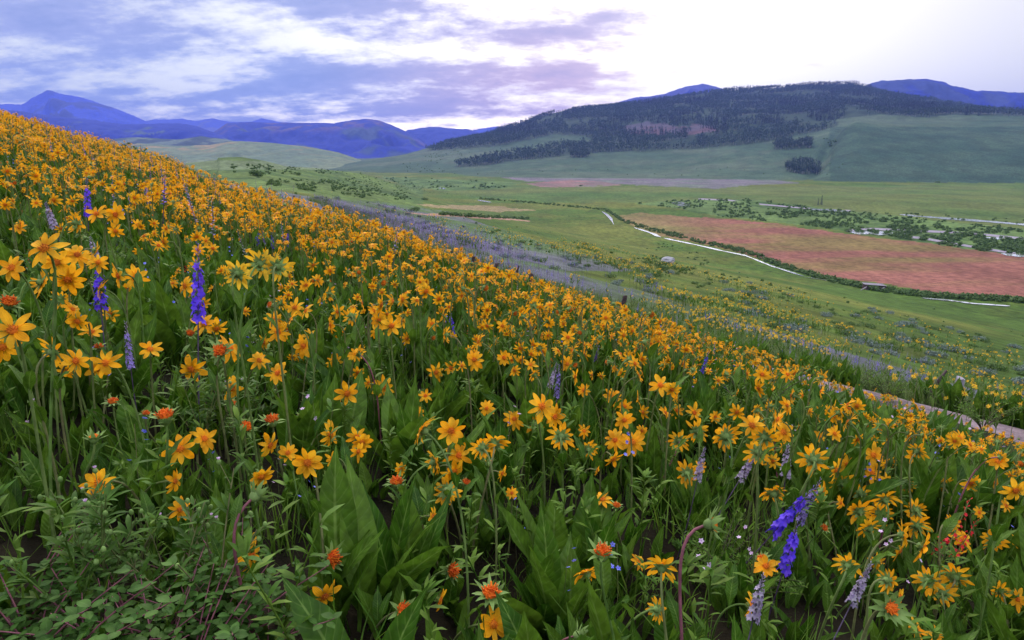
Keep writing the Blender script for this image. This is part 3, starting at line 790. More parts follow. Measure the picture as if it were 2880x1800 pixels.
DK=[(1660,600),(1560,570),(1500,600),(1560,640),(1700,650)]
BANK=[(1470,522),(1530,541),(1640,568),(1760,596),(1850,630),(1960,662),(2060,684),(2160,697),(2440,714)]
A=[('willow',POLY['willow'],1700,(.5,2.3)),('willow2',POLY['willow2'],70,(1.5,3.2)),('knoll',KN,850,(.35,1.25)),('sage',SG,330,(.3,.8)),('meadow',[(1040,500),(1430,540),(1900,690),(2440,760),(2440,900),(1700,700),(1300,600)],140,(.25,.6)),('right',[(2100,555),(2440,572),(2440,600),(2280,582)],60,(1.2,2.6)),('riverfar',[(2060,500),(2440,520),(2440,530),(2100,512)],20,(1,2)),('dark',DK,70,(.5,1.0)),('hillfoot',[(1100,405),(1700,395),(2000,380),(1990,412),(1500,418),(1000,412)],50,(1,2.2)),('draw',[(950,382),(1060,352),(1150,352),(1080,390),(1050,410),(960,405)],90,(1.2,3.0)),('draw2',[(1940,325),(1985,330),(1960,350),(1900,348)],16,(2.5,4.5))]
lab={'willow':('low willow bush on the marshy flat by the river','willows on the river flat'),'willow2':('low bush along the far stream in mid valley','bushes along the far stream'),'knoll':('low dark green shrub on the green knoll','shrubs on the green knoll'),'sage':('grey-green sagebrush on the slope below the fence','sagebrush below the fence'),'meadow':('small dark tussock in the sloping meadow','tussocks in the meadow'),'right':('dense willow at the right edge between the river channels','willows between the river channels'),'riverfar':('small bush on the far channel of the river','bushes on the far channel'),'dark':('dark tussock in the patch around the grey boulder','tussocks around the boulder'),'hillfoot':('small shrub on the grassy foot of the hill','shrubs at the hill foot'),'draw':('dark shrub in the draw left of the forest tongue','shrubs in the draw'),'draw2':('dark shrub below the terrace edge','shrubs below the terrace')}
allb=[]
for nm,pl,n,(a,b) in A:
    for r in scatter_img(n,pl,rs):
        if weff(r[2],r[3])<8.6: continue
        s=rs.uniform(a,b)*.62;allb.append((s*F/max(r[3],1),nm,s,r))
allb.sort(key=lambda t:-t[0])
for pxs,nm,s,r in allb[:290]:
    kind='sage' if nm=='sage' and rnd.random()<.6 else 'bush'
    o=link('sagebrush' if kind=='sage' else 'bush',(msg if kind=='sage' else mb)[rnd.randrange(4)],loc=(r[2],r[3],r[4]-.08*s),rot=(0,0,rnd.random()*6.28),sc=(s*1.2,s*1.2,s*.8))
    l,gp=lab[nm];tag(o,l.replace('low willow','low willow') if not(nm=='sage' and kind=='bush') else 'dark green shrub among the sagebrush below the fence','bush',gp if not(nm=='sage' and kind=='bush') else 'dark shrubs below the fence')
g=G();B_=allb[290:];n=len(B_)
pos=np.array([(r[2],r[3],r[4]-.1) for _,_,s,r in B_]);sc=np.array([s for _,_,s,_ in B_])
inst(g,bl,pos,rz(rs.rand(n)*6.28),sc,rs.rand(n),rs.randint(0,4,n))
# belt of tall grass and willow behind the ditch
bank=[]
for (a,b),(c,d) in zip(BANK[:-1],BANK[1:]):
    L=math.hypot(c-a,d-b)
    for k in range(int(L/1.5)):
        t=rs.rand();bank.append(hit(a+(c-a)*t,b+(d-b)*t+rs.uniform(-5.5,3.5)))
bank=np.array(bank);nb=len(bank);bank[:,2]-=.15
inst(g,bl,bank,rz(rs.rand(nb)*6.28),rs.uniform(.55,1.15,nb),rs.rand(nb),rs.randint(0,4,nb))
b2=[]
for (a,b),(c,d) in zip([(1130,470),(1260,480),(1430,496)],[(1260,480),(1430,496),(1470,522)]):
    for k in range(70):
        t=rs.rand();b2.append(hit(a+(c-a)*t,b+(d-b)*t+rs.uniform(-2,1.0)))
for (a,b),(c,d) in zip([(1040,508),(1150,515)],[(1150,515),(1250,518)]):
    for k in range(60):
        t=rs.rand();b2.append(hit(a+(c-a)*t,b+(d-b)*t+rs.uniform(-2,1)))
b2=np.array(b2);nb=len(b2)
inst(g,bl,b2,rz(rs.rand(nb)*6.28),rs.uniform(.6,1.2,nb),rs.rand(nb),rs.randint(0,4,nb))
tag(link('shrubs',mesh('shrubs',g,[M['bush']],False)),'low willows, shrubs and tall ditch-side grass spread over the valley','shrubs',kind='stuff')
# ------------------------------------------------------------------ boulder, fence posts, headgate
def boulder(dx,dy,r,lab):
    rs=RS(int(dx));ns,nr=22,14;V=[]
    for j in range(nr+1):
        ph=math.pi*j/nr
        for i in range(ns):
            th=2*math.pi*i/ns;d=np.array([math.sin(ph)*math.cos(th),math.sin(ph)*math.sin(th),math.cos(ph)])
            k=1+.5*(fbm(d[0]*1.6+dx+d[2],d[1]*1.6+d[2]*1.3,3,4)-.5);k=min(k,1.02+.05*d[0]);V.append(d*k*r*np.array([1.25,.9,.72]))
    f=[(j*ns+i,(j+1)*ns+i,(j+1)*ns+(i+1)%ns,j*ns+(i+1)%ns) for j in range(nr) for i in range(ns)]
    p=hit(dx,dy);o=link('boulder',mesh('boulder',G().add(V,f),[M['rock']],False),loc=(p[0],p[1],p[2]+r*.3));tag(o,lab,'rock')
boulder(1577,621,.85,'pale grey boulder lying in the middle of the green meadow')
def post(dx,dtop,dbot,thin,lean,lab,mat='wood'):
    h=.72+.25*(rnd.random()-.5)+(.15 if mat!='wood' or dx==1460 else 0)
    d_=ray(dx*K,dtop*K);d_=d_/d_[1];xx=d_[0]*_ys;ok_=(weff(xx,_ys)>7.4)&(_ys>4);gap_=d_[2]*_ys-T(xx,_ys);i_=np.where(ok_&(gap_<=h))[0]
    i_=i_[0];h=max(float(gap_[i_]),.25);p=np.array([xx[i_],_ys[i_],_ys[i_]*d_[2]-h])
    r=(.025 if thin else (.06 if mat=='wood' else .065))
    g=G();V=[];ns=8;rs=RS(int(dx))
    pts=np.array([(0,0,-.4),(lean*h*.3,0,h*.35),(lean*h*.7,.01,h*.7),(lean*h,0,h)])
    b=tube(pts,[r*1.05,r,r*.97,r*.9],ns);v,f,a,m=b.arr();v=v.copy();v[:,:2]+=rs.normal(0,r*.07,(len(v),2));v[-ns:,2]+=rs.uniform(-.03,.02,ns);b.v=[v]
    o=link('fence_post',None,loc=tuple(p));tag(o,lab,'fence post','old fence posts along the slope')
    link('wooden_post',mesh('wooden_post',b,[M[mat]],False),o)
    w=G()
    for z in (.35,.62,.85):
        t=np.linspace(0,2*math.pi,9);w.merge(tube(np.stack([r*1.08*np.cos(t)+lean*h*z,r*1.12*np.sin(t),np.full(9,h*z)],1),.003,4))
    link('wire_loop',mesh('wire_loop',w,[M['wood']]),o)
for a in [(957,570,581,0,.05,'small dark fence post, farthest left among the lupines'),(988,570,582,0,.25,'squat dark fence post, second from the left'),(1064,592,605,0,.0,'dark fence post, third from the left'),(1114,605,620,0,.1,'upright dark fence post, fourth from the left'),(1163,620,634,0,.2,'slightly leaning dark fence post beside the thin stake'),(1205,628,646,1,.35,'thin leaning stake between two dark fence posts'),(1248,646,662,0,.15,'dark fence post just right of the thin stake'),(1460,698,720,0,.25,'tallest leaning brown fence post above the trail'),(2192,876,900,1,.5,'thin grey stake leaning among the lupines on the right'),(692,462,470,0,.1,'tiny dark post at the foot of the green knoll')]:
    post(*a)
post(2266,893,940,0,.05,'thick pale grey fence post amid purple spikes on the right','grey_wood')
def box(cx,cy,cz,lx,ly,lz,R=None):
    v=np.array([(sx*lx/2,sy*ly/2,sz*lz/2) for sz in (-1,1) for sx,sy in ((-1,-1),(1,-1),(1,1),(-1,1))])
    if R is not None: v=v@R.T
    return G().add(v+np.array([cx,cy,cz]),[(0,3,2,1),(4,5,6,7),(0,1,5,4),(1,2,6,5),(2,3,7,6),(3,0,4,7)])
p=hit(2068,686);o=link('wooden_headgate',None,loc=tuple(p),rot=(0,0,-.12));tag(o,'low weathered wooden headgate of planks across the grassy ditch','headgate')
q=G()
for k in range(5): q.merge(box(0,.35+.42*k,1.15+.05*math.sin(k*2),4.6-.25*(k%2),.36,.09,rz(.02*(k-2))@ry(.05)))
link('deck',mesh('deck',q,[M['grey_wood']],False),o)
for s in (-1,1):
    link('side_wall',mesh('side_wall',G().merge(box(s*1.9,1.1,.5,.16,2.6,1.2)),[M['wood']],False),o)
    link('brace',mesh('brace',G().merge(box(s*1.9-.9,-.5,.42,2.3,.14,.14,rz(.5)@ry(-.35))),[M['grey_wood']],False),o)
link('beam',mesh('beam',G().merge(box(0,-.05,.62,4.2,.2,.25)),[M['wood']],False),o)
#@@PART4
# ------------------------------------------------------------------ the flowering hillside
FWD=np.array([0,CP,-SP]);UP=np.array([0,SP,CP]);RT=np.array([1.,0,0])
HERO=[tuple(l.split(',')) for l in """105,587,92,O,.1,.4,.9
28,633,72,O,0,.3,.95
133,620,66,O,.5,-.1,.6
98,668,55,B,.3,-.2,-.6
160,660,62,O,.3,-.4,.5
182,602,50,O,.4,.3,.5
182,527,46,B,.3,0,-.8
228,505,44,O,0,.4,.8
272,507,44,O,.6,0,.3
45,537,34,O,.2,.4,.7
273,546,34,O,.3,-.3,.7
280,652,52,O,-.5,-.2,.6
320,655,48,O,.6,-.1,.5
297,682,34,O,.2,-.6,.6
327,594,24,O,.6,-.1,.4
30,780,105,O,.35,.3,.8
5,820,60,O,.5,-.2,.6
22,716,50,S,.3,.5,.3
127,829,82,B,.2,.3,-.6
178,853,70,O,.75,.1,.35
160,876,40,O,.1,-.5,.6
250,857,70,O,.1,.1,1
231,870,48,O,-.1,-.2,.9
233,822,34,S,0,.9,.3
260,741,38,O,.2,-.4,.7
448,787,28,S,.5,.3,.5
483,765,50,O,0,.3,.9
512,776,45,O,.3,-.5,.5
520,830,46,S,.2,.4,.8
543,822,58,O,.7,.3,.3
452,872,56,O,0,-.3,.85
548,917,50,O,.85,.1,.35
562,647,72,B,0,.1,-1
617,624,62,B,.1,.15,-1
657,631,62,B,0,0,-1
437,676,42,O,-.3,.1,.7
408,669,26,O,0,.4,.6
455,692,30,O,.1,0,.8
480,717,30,O,.3,.2,.8
503,587,30,O,.2,.3,.7
471,540,30,B,.2,.2,-.8
417,541,28,B,0,.2,-.8
393,541,26,O,.2,.2,.8
325,531,28,O,.1,.2,.8
723,674,32,O,.1,.2,.9
750,662,28,O,.4,.1,.7
697,727,42,O,-.1,.3,.7
647,754,40,O,.5,.1,.6
657,784,46,O,0,.1,1
675,780,38,O,.6,.1,.6
623,809,36,O,-.3,0,.8
717,818,46,O,-.1,.1,.9
732,794,36,O,.4,.4,.7
710,841,34,O,.1,-.4,.8
760,711,24,O,0,.3,.8
523,681,28,O,.4,-.2,.6
797,737,36,O,.6,0,.5
790,857,36,O,.3,0,.8
690,844,24,O,0,-.5,.6
267,951,34,S,.1,.9,.3
345,978,28,S,.2,.9,.2
390,985,56,S,0,.95,.3
547,954,28,S,.4,.7,.4
583,1010,40,S,.3,.6,.6
643,994,44,S,0,.9,.3
713,984,28,S,.2,.9,.2
222,1033,40,K,0,1,.1
425,1060,62,O,.35,.2,.8
483,1037,54,O,.5,.4,.4
638,1052,50,O,.75,-.1,.35
727,1093,82,O,.1,0,1
680,1070,42,O,.2,.3,.7
785,1085,36,O,-.3,0,.8
780,1026,50,O,.8,-.1,.3
617,1126,56,O,.5,-.5,.5
233,1142,84,O,0,.05,1
413,1137,46,O,.95,0,.15
425,1204,46,O,.6,.2,.6
607,1168,52,K,.4,.4,-.7
593,1310,88,O,.85,0,.15
783,1318,58,S,.8,.1,.5
767,1408,78,O,.5,-.35,.6
843,1032,42,O,.1,0,.9
846,1066,42,O,.6,-.1,.4
1168,1045,62,B,0,.5,-.8
1083,1076,56,O,.3,.2,.6
1073,1113,50,O,.5,-.4,.5
1056,1160,62,B,.1,-.3,-.7
1022,1220,42,O,.9,0,.25
1003,1289,44,O,.9,0,.3
1039,1417,50,O,.85,-.2,.25
1066,1348,52,S,.7,.2,.5
950,1441,50,S,.5,.4,.6
1159,1403,62,S,.1,.85,.4
816,1225,38,S,.6,.3,.6
1298,1321,46,S,0,.95,.35
1423,1306,72,S,.1,.95,.3
1209,1165,30,O,0,.3,.9
1186,1118,36,O,.7,-.2,.4
1166,1475,88,O,.4,.3,.7
1386,1352,74,B,-.2,.6,-.5
1563,1338,92,B,.2,.5,-.7
1510,1326,36,O,.3,.5,.4
1553,1440,66,B,.6,-.2,-.4
1423,1180,46,O,-.2,.7,.4
1456,1196,30,S,.2,.9,.3
1326,1031,58,B,.1,0,-.8
1389,1061,44,B,0,.3,-.9
1453,1040,44,O,-.2,.3,.6
1494,1045,50,O,0,.3,.9
1449,1083,42,O,.3,-.4,.5
1516,1018,28,O,.2,.2,.7
1380,1018,32,O,.2,.2,.7
1603,1041,46,B,.1,.1,-.9
946,1108,28,O,0,0,.9
936,1141,44,S,0,.95,.2
1100,1141,32,S,.4,.8,.2
1153,1091,32,K,0,.8,-.3
1066,1018,60,O,.1,.2,.7
1410,1111,24,O,.8,-.2,.4
1623,1118,52,B,.1,0,-.8
1655,1103,30,O,0,.2,.9
1646,1018,50,B,.1,.2,-.9
1713,1030,62,B,-.1,.2,-.9
1776,1005,66,O,0,.5,.7
1850,1021,50,O,.2,.2,.8
1790,1068,58,B,.2,0,-.8
1826,1163,60,B,0,.6,-.6
1920,1086,62,B,.2,0,-.9
1846,1058,26,O,.8,0,.4
1936,1033,32,O,.1,.3,.8
1826,1090,36,O,-.1,0,.9
2060,1118,42,O,0,.3,.9
2063,1075,46,O,.1,.3,.7
2100,1095,36,B,.1,.2,-.9
2003,1098,42,O,-.1,.3,.8
1990,1141,50,B,0,.4,-.8
2033,1168,48,B,.3,0,-.8
2093,1143,42,O,.3,-.1,.8
2143,1145,38,B,.4,.1,-.8
2090,1178,56,B,0,.6,-.6
2030,1208,52,B,.2,.2,-.8
2080,1211,52,B,.2,.1,-.8
2163,1205,46,B,.2,.1,-.8
2166,1240,52,B,.1,.4,-.7
2053,1247,52,B,0,.4,-.7
2125,1301,42,O,.5,-.4,.5
2180,1293,62,O,.6,-.3,.5
2070,1327,38,B,.5,-.5,-.3
2193,1371,66,B,.5,-.1,-.6
2256,1361,62,B,.4,.2,-.6
2226,1401,52,B,.4,-.2,-.6
2126,1408,36,O,.4,0,.6
2363,1395,40,B,.2,.3,-.8
2403,1415,46,O,.2,.2,.7
2226,1145,42,B,0,.4,-.7
2320,1141,36,O,0,.3,.8
2350,1141,30,O,.1,.3,.8
2376,1195,36,O,.2,.4,.7
2313,1211,30,O,.2,.2,.8
2346,1275,52,B,.3,.1,-.8
2273,1275,50,O,.2,.3,.6
2403,1281,36,O,.2,.3,.7
2266,1308,36,O,.3,-.5,.5
1773,1431,54,O,.8,0,.45
1810,1338,52,O,-.3,.5,.4
1800,1322,36,S,-.3,.8,.5
1946,1248,28,S,.1,.5,.5
2106,1437,60,K,0,.3,.9
2165,1490,52,O,.4,.5,.5
2212,1500,46,O,.2,.5,.6
1683,1238,56,K,.85,.2,.1
1370,1500,44,K,.85,.1,-.2
1986,1188,30,O,.5,0,.6
905,915,44,O,.2,.1,.8
1120,850,40,O,.1,.2,.9
1190,845,38,O,.2,.1,.8
1030,880,40,O,.5,0,.6
1065,870,34,O,-.1,.3,.8
1210,850,32,O,0,.4,.8
1005,935,34,O,0,.3,.6
820,930,52,O,.4,0,.7
790,960,44,O,.7,.1,.4
855,1045,46,O,.3,-.2,.7
925,965,36,O,.5,.2,.5
985,975,34,O,.2,.3,.7
1150,965,36,O,-.2,.3,.8
1215,990,40,O,.1,.4,.7
1280,960,58,O,.2,.2,.7
1310,985,50,O,.5,0,.6
1265,1000,44,B,.1,.2,-.8
1300,850,30,O,0,.1,.9
1340,860,36,O,.2,.2,.8
1380,840,34,O,.4,.2,.6
1450,940,40,O,.2,.3,.8
1475,960,34,O,-.2,.2,.8
1560,910,50,O,0,.4,.8
1600,970,34,O,-.3,.2,.7
1640,975,40,O,.3,.2,.7
1690,985,30,O,.1,.2,.8
925,770,46,O,.2,.1,.8
950,755,34,O,.5,.2,.6
890,785,36,O,-.2,.2,.8
1020,765,34,O,.2,.2,.8
1045,745,28,O,.4,.2,.7
810,790,36,O,.1,0,.9
845,880,34,O,.3,-.3,.6
870,905,30,O,.6,0,.4
1120,765,26,O,.1,.2,.9
960,800,28,O,.4,.1,.7""".split('\n')]
PROTO={}
def head_mesh(kind,var,lod=0):
    k=(kind,var,lod)
    if k not in PROTO:
        r=RS(1000+var*7+ord(kind)+lod*100)
        if kind=='O': P=head_parts(r,r.randint(7,11),.034,.0155,r.uniform(-.35,.25),'O',lod)
        elif kind=='B': P=head_parts(r,r.randint(11,15),.034,.0105,r.uniform(-.5,.0),'B',lod)
        else: P=head_parts(r,0,kind=kind,lod=lod)
        a,b,c=P
        PROTO[k]=(mesh('petals',a,[M['petal']]) if a.n else None,mesh('disc',b,[M['discr' if kind=='S' else 'disc']],kind!='S'),mesh('bracts',c,[M['bract']]),P)
    return PROTO[k]
HX=[]
FACE={'O':'orange-yellow daisy','B':'orange-yellow daisy seen from behind','S':'spent daisy head with orange-brown centre and green bracts','K':'green unopened daisy bud'}
def facing(kind,f):
    if kind in 'SK': return ''
    if kind=='B': return 'drooping' if f[1]<0 else 'raised'
    if f[2]>.75: return 'facing the viewer'
    if f[0]>.55: return 'turned right'
    if f[1]<-.3: return 'nodding down'
    if f[0]<-.15: return 'turned left'
    return 'tilted upward' if f[1]>.3 else 'half turned right'
used_labels=set()
def uniq(l,px,py):
    s='%s, %d%% across, %d%% down the photo'
    a,b=round(px/2419*100),round(py/1512*100)
    L=s%(l,a,b)
    k=0
    while L in used_labels:
        k+=1;L='%s, %.1f%% across, %.1f%% down the photo'%(l,px/24.19+(k-1)*.1,py/15.12)
    used_labels.add(L);return L
def flower(px,py,kind,f,P,sc,var,grp,lab=None,lod=0,reach=None):
    """P = world position of the head centre"""
    n=f[0]*RT+f[1]*UP-f[2]*FWD;n=n/np.linalg.norm(n)
    yel=(kind=='B' and abs(px-600)<70 and py<660)
    rs=RS(int(px*3+py)%99991)
    gx,gy=P[0]+rs.uniform(-.10,.06)-n[0]*.06,P[1]+rs.uniform(-.08,.10)-n[1]*.05
    gz=float(T(gx,gy));root=link('yellow_daisy' if kind in 'OB' else ('spent_daisy' if kind=='S' else 'daisy_bud'),None,loc=(gx,gy,gz))
    base=np.array([gx,gy,gz]);loc=P-base
    pm,dm,bm,_=head_mesh(kind,var,lod)
    R=frame(n,rs.rand()*6.28)
    from mathutils import Matrix
    mat=Matrix([list(R[i]*sc)+[loc[i]] for i in range(3)]+[[0,0,0,1]])
    for nm,me in (('petals',pm),('disc',dm),('bracts',bm)):
        if me is None: continue
        if yel and nm=='petals':
            me=me.copy();me.materials.clear();me.materials.append(M['ypetal'])
        if yel and nm=='disc':
            pass
        o=link(nm,me,root);o.matrix_local=mat
    h=max(loc[2],.1);end=loc-n*.0125*sc
    pts=bez(np.array([0,0,-.03]),np.array([rs.uniform(-.03,.03),rs.uniform(-.03,.03),h*.55]),end-n*.10*min(1,h/.3)+np.array([0,0,.0]),end,14 if lod==0 else 8)
    st=tube(pts,np.linspace(.0036,.0026,len(pts))*(1 if sc<1.3 else 1.15),6 if lod==0 else 4,rv=rs.rand(),cap=False)
    link('stem',mesh('stem',st,[M['rstem' if (kind=='K' and f[0]>.3) or (px>200 and rs.rand()<.03) else 'stem']]),root)
    for k in range(rs.randint(1,3)):
        i=int(len(pts)*rs.uniform(.35,.72));L=rs.uniform(.07,.14)
        o=link('leaf',LEAFM[rs.randint(len(LEAFM))],root,loc=tuple(pts[i]),rot=(0,0,rs.rand()*6.28),sc=L/.12)
    tag(root,lab or uniq((FACE[kind]+' '+facing(kind,f)).strip(),px,py),'flower',grp)
    HX.append((px,py,P))
LEAFM=[mesh('leaf',leaf(RS(300+k),.12,.032,1.25,.5,0,LW2),[M['leaf']]) for k in range(6)]
VIP={(233,1142):'open orange daisy with dark centre and six wide petals, alone against big dark leaves',
(727,1093):'large open orange daisy with eight petals, lower left of centre',
(562,647):'yellow many-petalled daisy from behind, lowest of the three on tall bare stems',
(617,624):'yellow many-petalled daisy from behind, middle of the three on tall bare stems',
(657,631):'yellow many-petalled daisy from behind, rightmost of the three on tall bare stems',
(607,1168):'grey-green bud seen from behind on a bent magenta stem',
(593,1310):'half open orange daisy in profile behind an upright pointed leaf',
(1563,1338):'orange daisy seen from behind, crossed by a thick dark red stem',
(1423,1306):'large spent daisy head with curling green bracts on a thick reddish stem',
(30,780):'very large open orange daisy cut by the left edge of the photo',
(250,857):'open orange daisy just below the two purple spikes',
(105,587):'broad orange daisy with many petals, highest of the big ones at left',
(1683,1238):'pale green bud in profile at the tip of a long magenta stem',
(2106,1437):'green star-shaped bud over a broad leaf near the bottom right',
(1776,1005):'open orange daisy with raised petals, standing clear of the bloom at right'}
cnt=0;BIG=[]
for h in HERO:
    px,py,w=map(float,h[:3]);kind=h[3];f=tuple(map(float,h[4:7]))
    S=.086 if kind in 'OB' else (.062 if kind=='S' else .05)
    d=ray(px*K,py*K)
    D=F*S/(w*K)
    def hgt(D): p=d*D;return p[2]-float(T(p[0],p[1]))
    lo,hi=(.26,.85) if py<1250 else (.18,.6)
    if hgt(D)<lo:
        a=.5;b=D
        for _ in range(30):
            m=(a+b)/2
            if hgt(m)>lo:a=m
            else:b=m
        D=a
    elif hgt(D)>hi:
        a=D;b=D*4
        for _ in range(30):
            m=(a+b)/2
            if hgt(m)>hi:a=m
            else:b=m
        D=b
    sc=w*(1.12 if w>64 else (1.38 if w>38 else 1.25))*K*D/F/S
    sc=min(max(sc,.6),1.7)
    flower(px,py,kind,f,d*D,sc,rnd.randrange(7),'wild daisies on the near hillside',VIP.get((int(px),int(py))))
    cnt+=1
    if w>=48: BIG.append((px*K,py*K,D))
HXa=np.array([(a,b) for a,b,_ in HX])
# ---- scattering on the slope
def slope_pts(n,rs,w0,w1,q0,q1):
    w=rs.uniform(w0,w1,n);q=rs.uniform(q0,q1,n);x,y=xy(w,q);return x,y
def vis(x,y,z,m=110):
    u,v,D=proj(x,y,z);return (D>.7)&(u>-m)&(u<1024+m)&(v<640+m)&(v>40),u,v,D
rs=RS(21)
# extra single flowers: those that show largest after the ones above, then the bloom as one object
x,y=slope_pts(185000,rs,-24,9.0,-8,36)
h=rs.uniform(.36,.62,len(x));z=T(x,y);h=h*(1-.70*sstep(1.2,4.1,weff(x,y)))
ok,u,v,D=vis(x,y,z+h)
we=weff(x,y)
cl=fbm(x*.9,y*.9,3,101);cl2=fbm(x/3.5,y/3.5,3,111)
dens=np.clip((cl-.30)*6,0.08,1)*np.clip((cl2-.22)*5,.3,1)*np.clip(D/4,.6,1.0)*np.clip(1.15-D/26,.42,1)
near=(we<4.1)
onplot=(v>108+u*.30)|(D>12)
# keep clear the lower left and bottom, where broad leaves and small shrubs fill the picture
clear=np.clip((D-1.5)/2.2,0,1)
clear*=1-.55*((u<420)&(D<6))
dens=dens*clear
bank=(we>6.75)&(we<7.6)
dens=np.where(bank,np.clip((fbm(x/1.2,y/1.2,3,55)-.50)*6,0,.35)*np.where(v>370,.35,1),dens)
dens=np.where((we>=5.4)&(we<=6.75),0,dens)
ok&=(rs.rand(len(x))<dens)&(near|bank)&(rs.rand(len(x))<.92)
X,Y,Z,H,U,V_,DD=x[ok],y[ok],z[ok],h[ok],u[ok],v[ok],D[ok]
# no second flower right on top of a placed one
px,py=U/K,V_/K
keep=np.ones(len(X),bool)
for a,b in HXa: keep&=~((np.abs(px-a)<26)&(np.abs(py-b)<26)&(DD<6))
X,Y,Z,H,U,V_,DD,px,py=[q[keep] for q in (X,Y,Z,H,U,V_,DD,px,py)]
print('bloom',len(X))
o=np.argsort(DD)
inframe=(U[o]>2)&(U[o]<1022)&(V_[o]<638)
sel=o[inframe][:max(0,300-cnt)]
for i in sel:
    kind='B' if rnd.random()<.35 else ('O' if rnd.random()<.93 else 'S')
    az=rnd.uniform(-1.5,1.6);f=(math.sin(az)+.15,rnd.uniform(-.5,.8),math.cos(az)*(-1 if kind=='B' else 1))
    flower(float(px[i]),float(py[i]),kind,f,np.array([X[i],Y[i],Z[i]+H[i]]),rnd.uniform(.85,1.15),rnd.randrange(7),'wild daisies on the near hillside',lod=0 if DD[i]<4 else 0)
rest=np.setdiff1d(np.arange(len(X)),sel)
# whole plants for the mass: head, stem and one or two stem leaves
def plant(k,lod):
    r=RS(500+k*3+lod*50);g=G()
    kind='S' if k==9 else ('B' if k%3==2 else 'O')
    P=head_parts(r,r.randint(7,12),.034,.0135 if kind=='O' else .011,r.uniform(-.8,.15),kind,lod)
    el=r.uniform(-.5,1.1);n=np.array([math.cos(el),0,math.sin(el)]);R=frame(n,r.rand()*6)
    c=np.array([.05,0,.5]);
    for m,q in enumerate(P):
        if q.n:g.merge(q,R,c,mi=m)
    end=c-n*.0125;ns={0:6,1:4,2:3}[lod];npt={0:9,1:6,2:3}[lod]
    g.merge(tube(bez(np.array([0,0,-.03]),np.array([0,0,.3]),end-n*.08,end,npt),np.linspace(.0042,.003,npt),ns,cap=False),mi=3,rv=r.rand())
    for j in range(2):
        lf=leaf(r,.13,.035,1.25,.6,1 if lod<2 else 2);g.merge(lf,rz(r.rand()*6.28),(0,0,r.uniform(.15,.32)),mi=4)
    return g
lodsel=np.where(DD[rest]<5,0,np.where(DD[rest]<10,1,2))
for L,nm in ((0,'near'),(1,'mid'),(2,'far')): pass
g=G()
for L in (0,1,2):
    ix=rest[lodsel==L]
    if not len(ix): continue
    pr=[plant(k,L) for k in range(10)];n=len(ix)
    sc=H[ix]/.5*1.0
    hs=rs.uniform(.85,1.2,n)
    # facing: mostly out of the slope towards the valley and the light
    ang=rs.normal(-1.2,1.5,n)
    inst(g,pr,np.stack([X[ix],Y[ix],Z[ix]],1),rz(ang),np.clip(sc,.42,2)*(1+.35*(H[ix]<.3))*rs.uniform(.75,1.1,n),rs.rand(n),rs.randint(0,10,n))
# yellow drifts beyond the trail
x,y=slope_pts(60000,rs,8.0,55,-10,70);z=T(x,y);ok,u,v,D=vis(x,y,z,40)
we=weff(x,y);w_,q_=wq(x,y)
pt=fbm(x/2.6,y/4.2,3,131);pd=.95*np.clip((pt-.53)*6,0,1)*np.where(we<26,1,.55)*np.clip(1.25-we/48,0,1)
pd*=np.where(u<430,.06,1)*np.where((u/K<1300),.35,1)
ok&=(rs.rand(len(x))<pd)&(D>3)
X,Y,Z,DD=x[ok],y[ok],z[ok],D[ok];print('drift',len(X))
pr=[plant(k,2) for k in range(6)];n=len(X)
for q_ in pr:
    a_=q_.arr();a_[3][a_[3]==0]=5;q_.m=[a_[3]]
inst(g,pr,np.stack([X,Y,Z],1),rz(rs.rand(n)*6.28),rs.uniform(.75,1.1,n)*np.clip(DD/22,1,1.5),rs.rand(n),rs.randint(0,6,n))
tag(link('wildflowers',mesh('wildflowers',g,[M['petal'],M['disc'],M['bract'],M['stem'],M['leaf'],M['ypetal']])),'mass of orange-yellow daisies covering the slope down to and beyond the trail','wildflowers',kind='stuff')
#@@PART5
# ------------------------------------------------------------------ broad-leaved clumps
rs=RS(33)
x,y=slope_pts(22000,rs,-24,5.3,-8,34);z=T(x,y);ok,u,v,D=vis(x,y,z+.15,160)
ok&=(D>1.0)&(weff(x,y)<4.6)
thin=fbm(x*.8,y*.8,2,77)
ok&=(rs.rand(len(x))<np.where(D<6,1.0,.6))&((thin>.25)|(D<4))
# leave the lower left corner to the small shrubs and the dark gap at lower right
gap=((u<230)&(v>575))|((u>800)&(u<880)&(v>585))
ok&=~gap
X,Y,Z,U,V_,DD=x[ok],y[ok],z[ok],u[ok],v[ok],D[ok];print('clumps',len(X))
kp=np.ones(len(X),bool)
for a_,b_,d_ in BIG: kp&=~((DD<d_*1.02)&(np.abs(U-a_)<.13*F/DD+6)&(V_>b_-8)&(V_-.30*F/DD<b_+12))
o=np.argsort(DD);nin=[i for i in o if -10<U[i]<1034 and V_[i]<665][:300]
CL=[mesh('leaves',clump(RS(700+k),9+k%4,0,(.2,.42)),[M['leaf']]) for k in range(9)]
for i in nin:
    ob=link('broad_leaved_plant',None,loc=(X[i],Y[i],Z[i]),rot=(0,0,rnd.random()*6.28),sc=rnd.uniform(.85,1.25)*(1 if kp[i] else .62)*(1-.4*float(sstep(2.5,5,weff(X[i],Y[i])))))
    tag(ob,uniq('upright clump of broad dark green pointed leaves',U[i]/K,V_[i]/K-20),'plant','clumps of broad leaves on the near hillside')
    link('leaves',CL[rnd.randrange(9)],ob)
rest=np.setdiff1d(np.arange(len(X)),nin)
g=G()
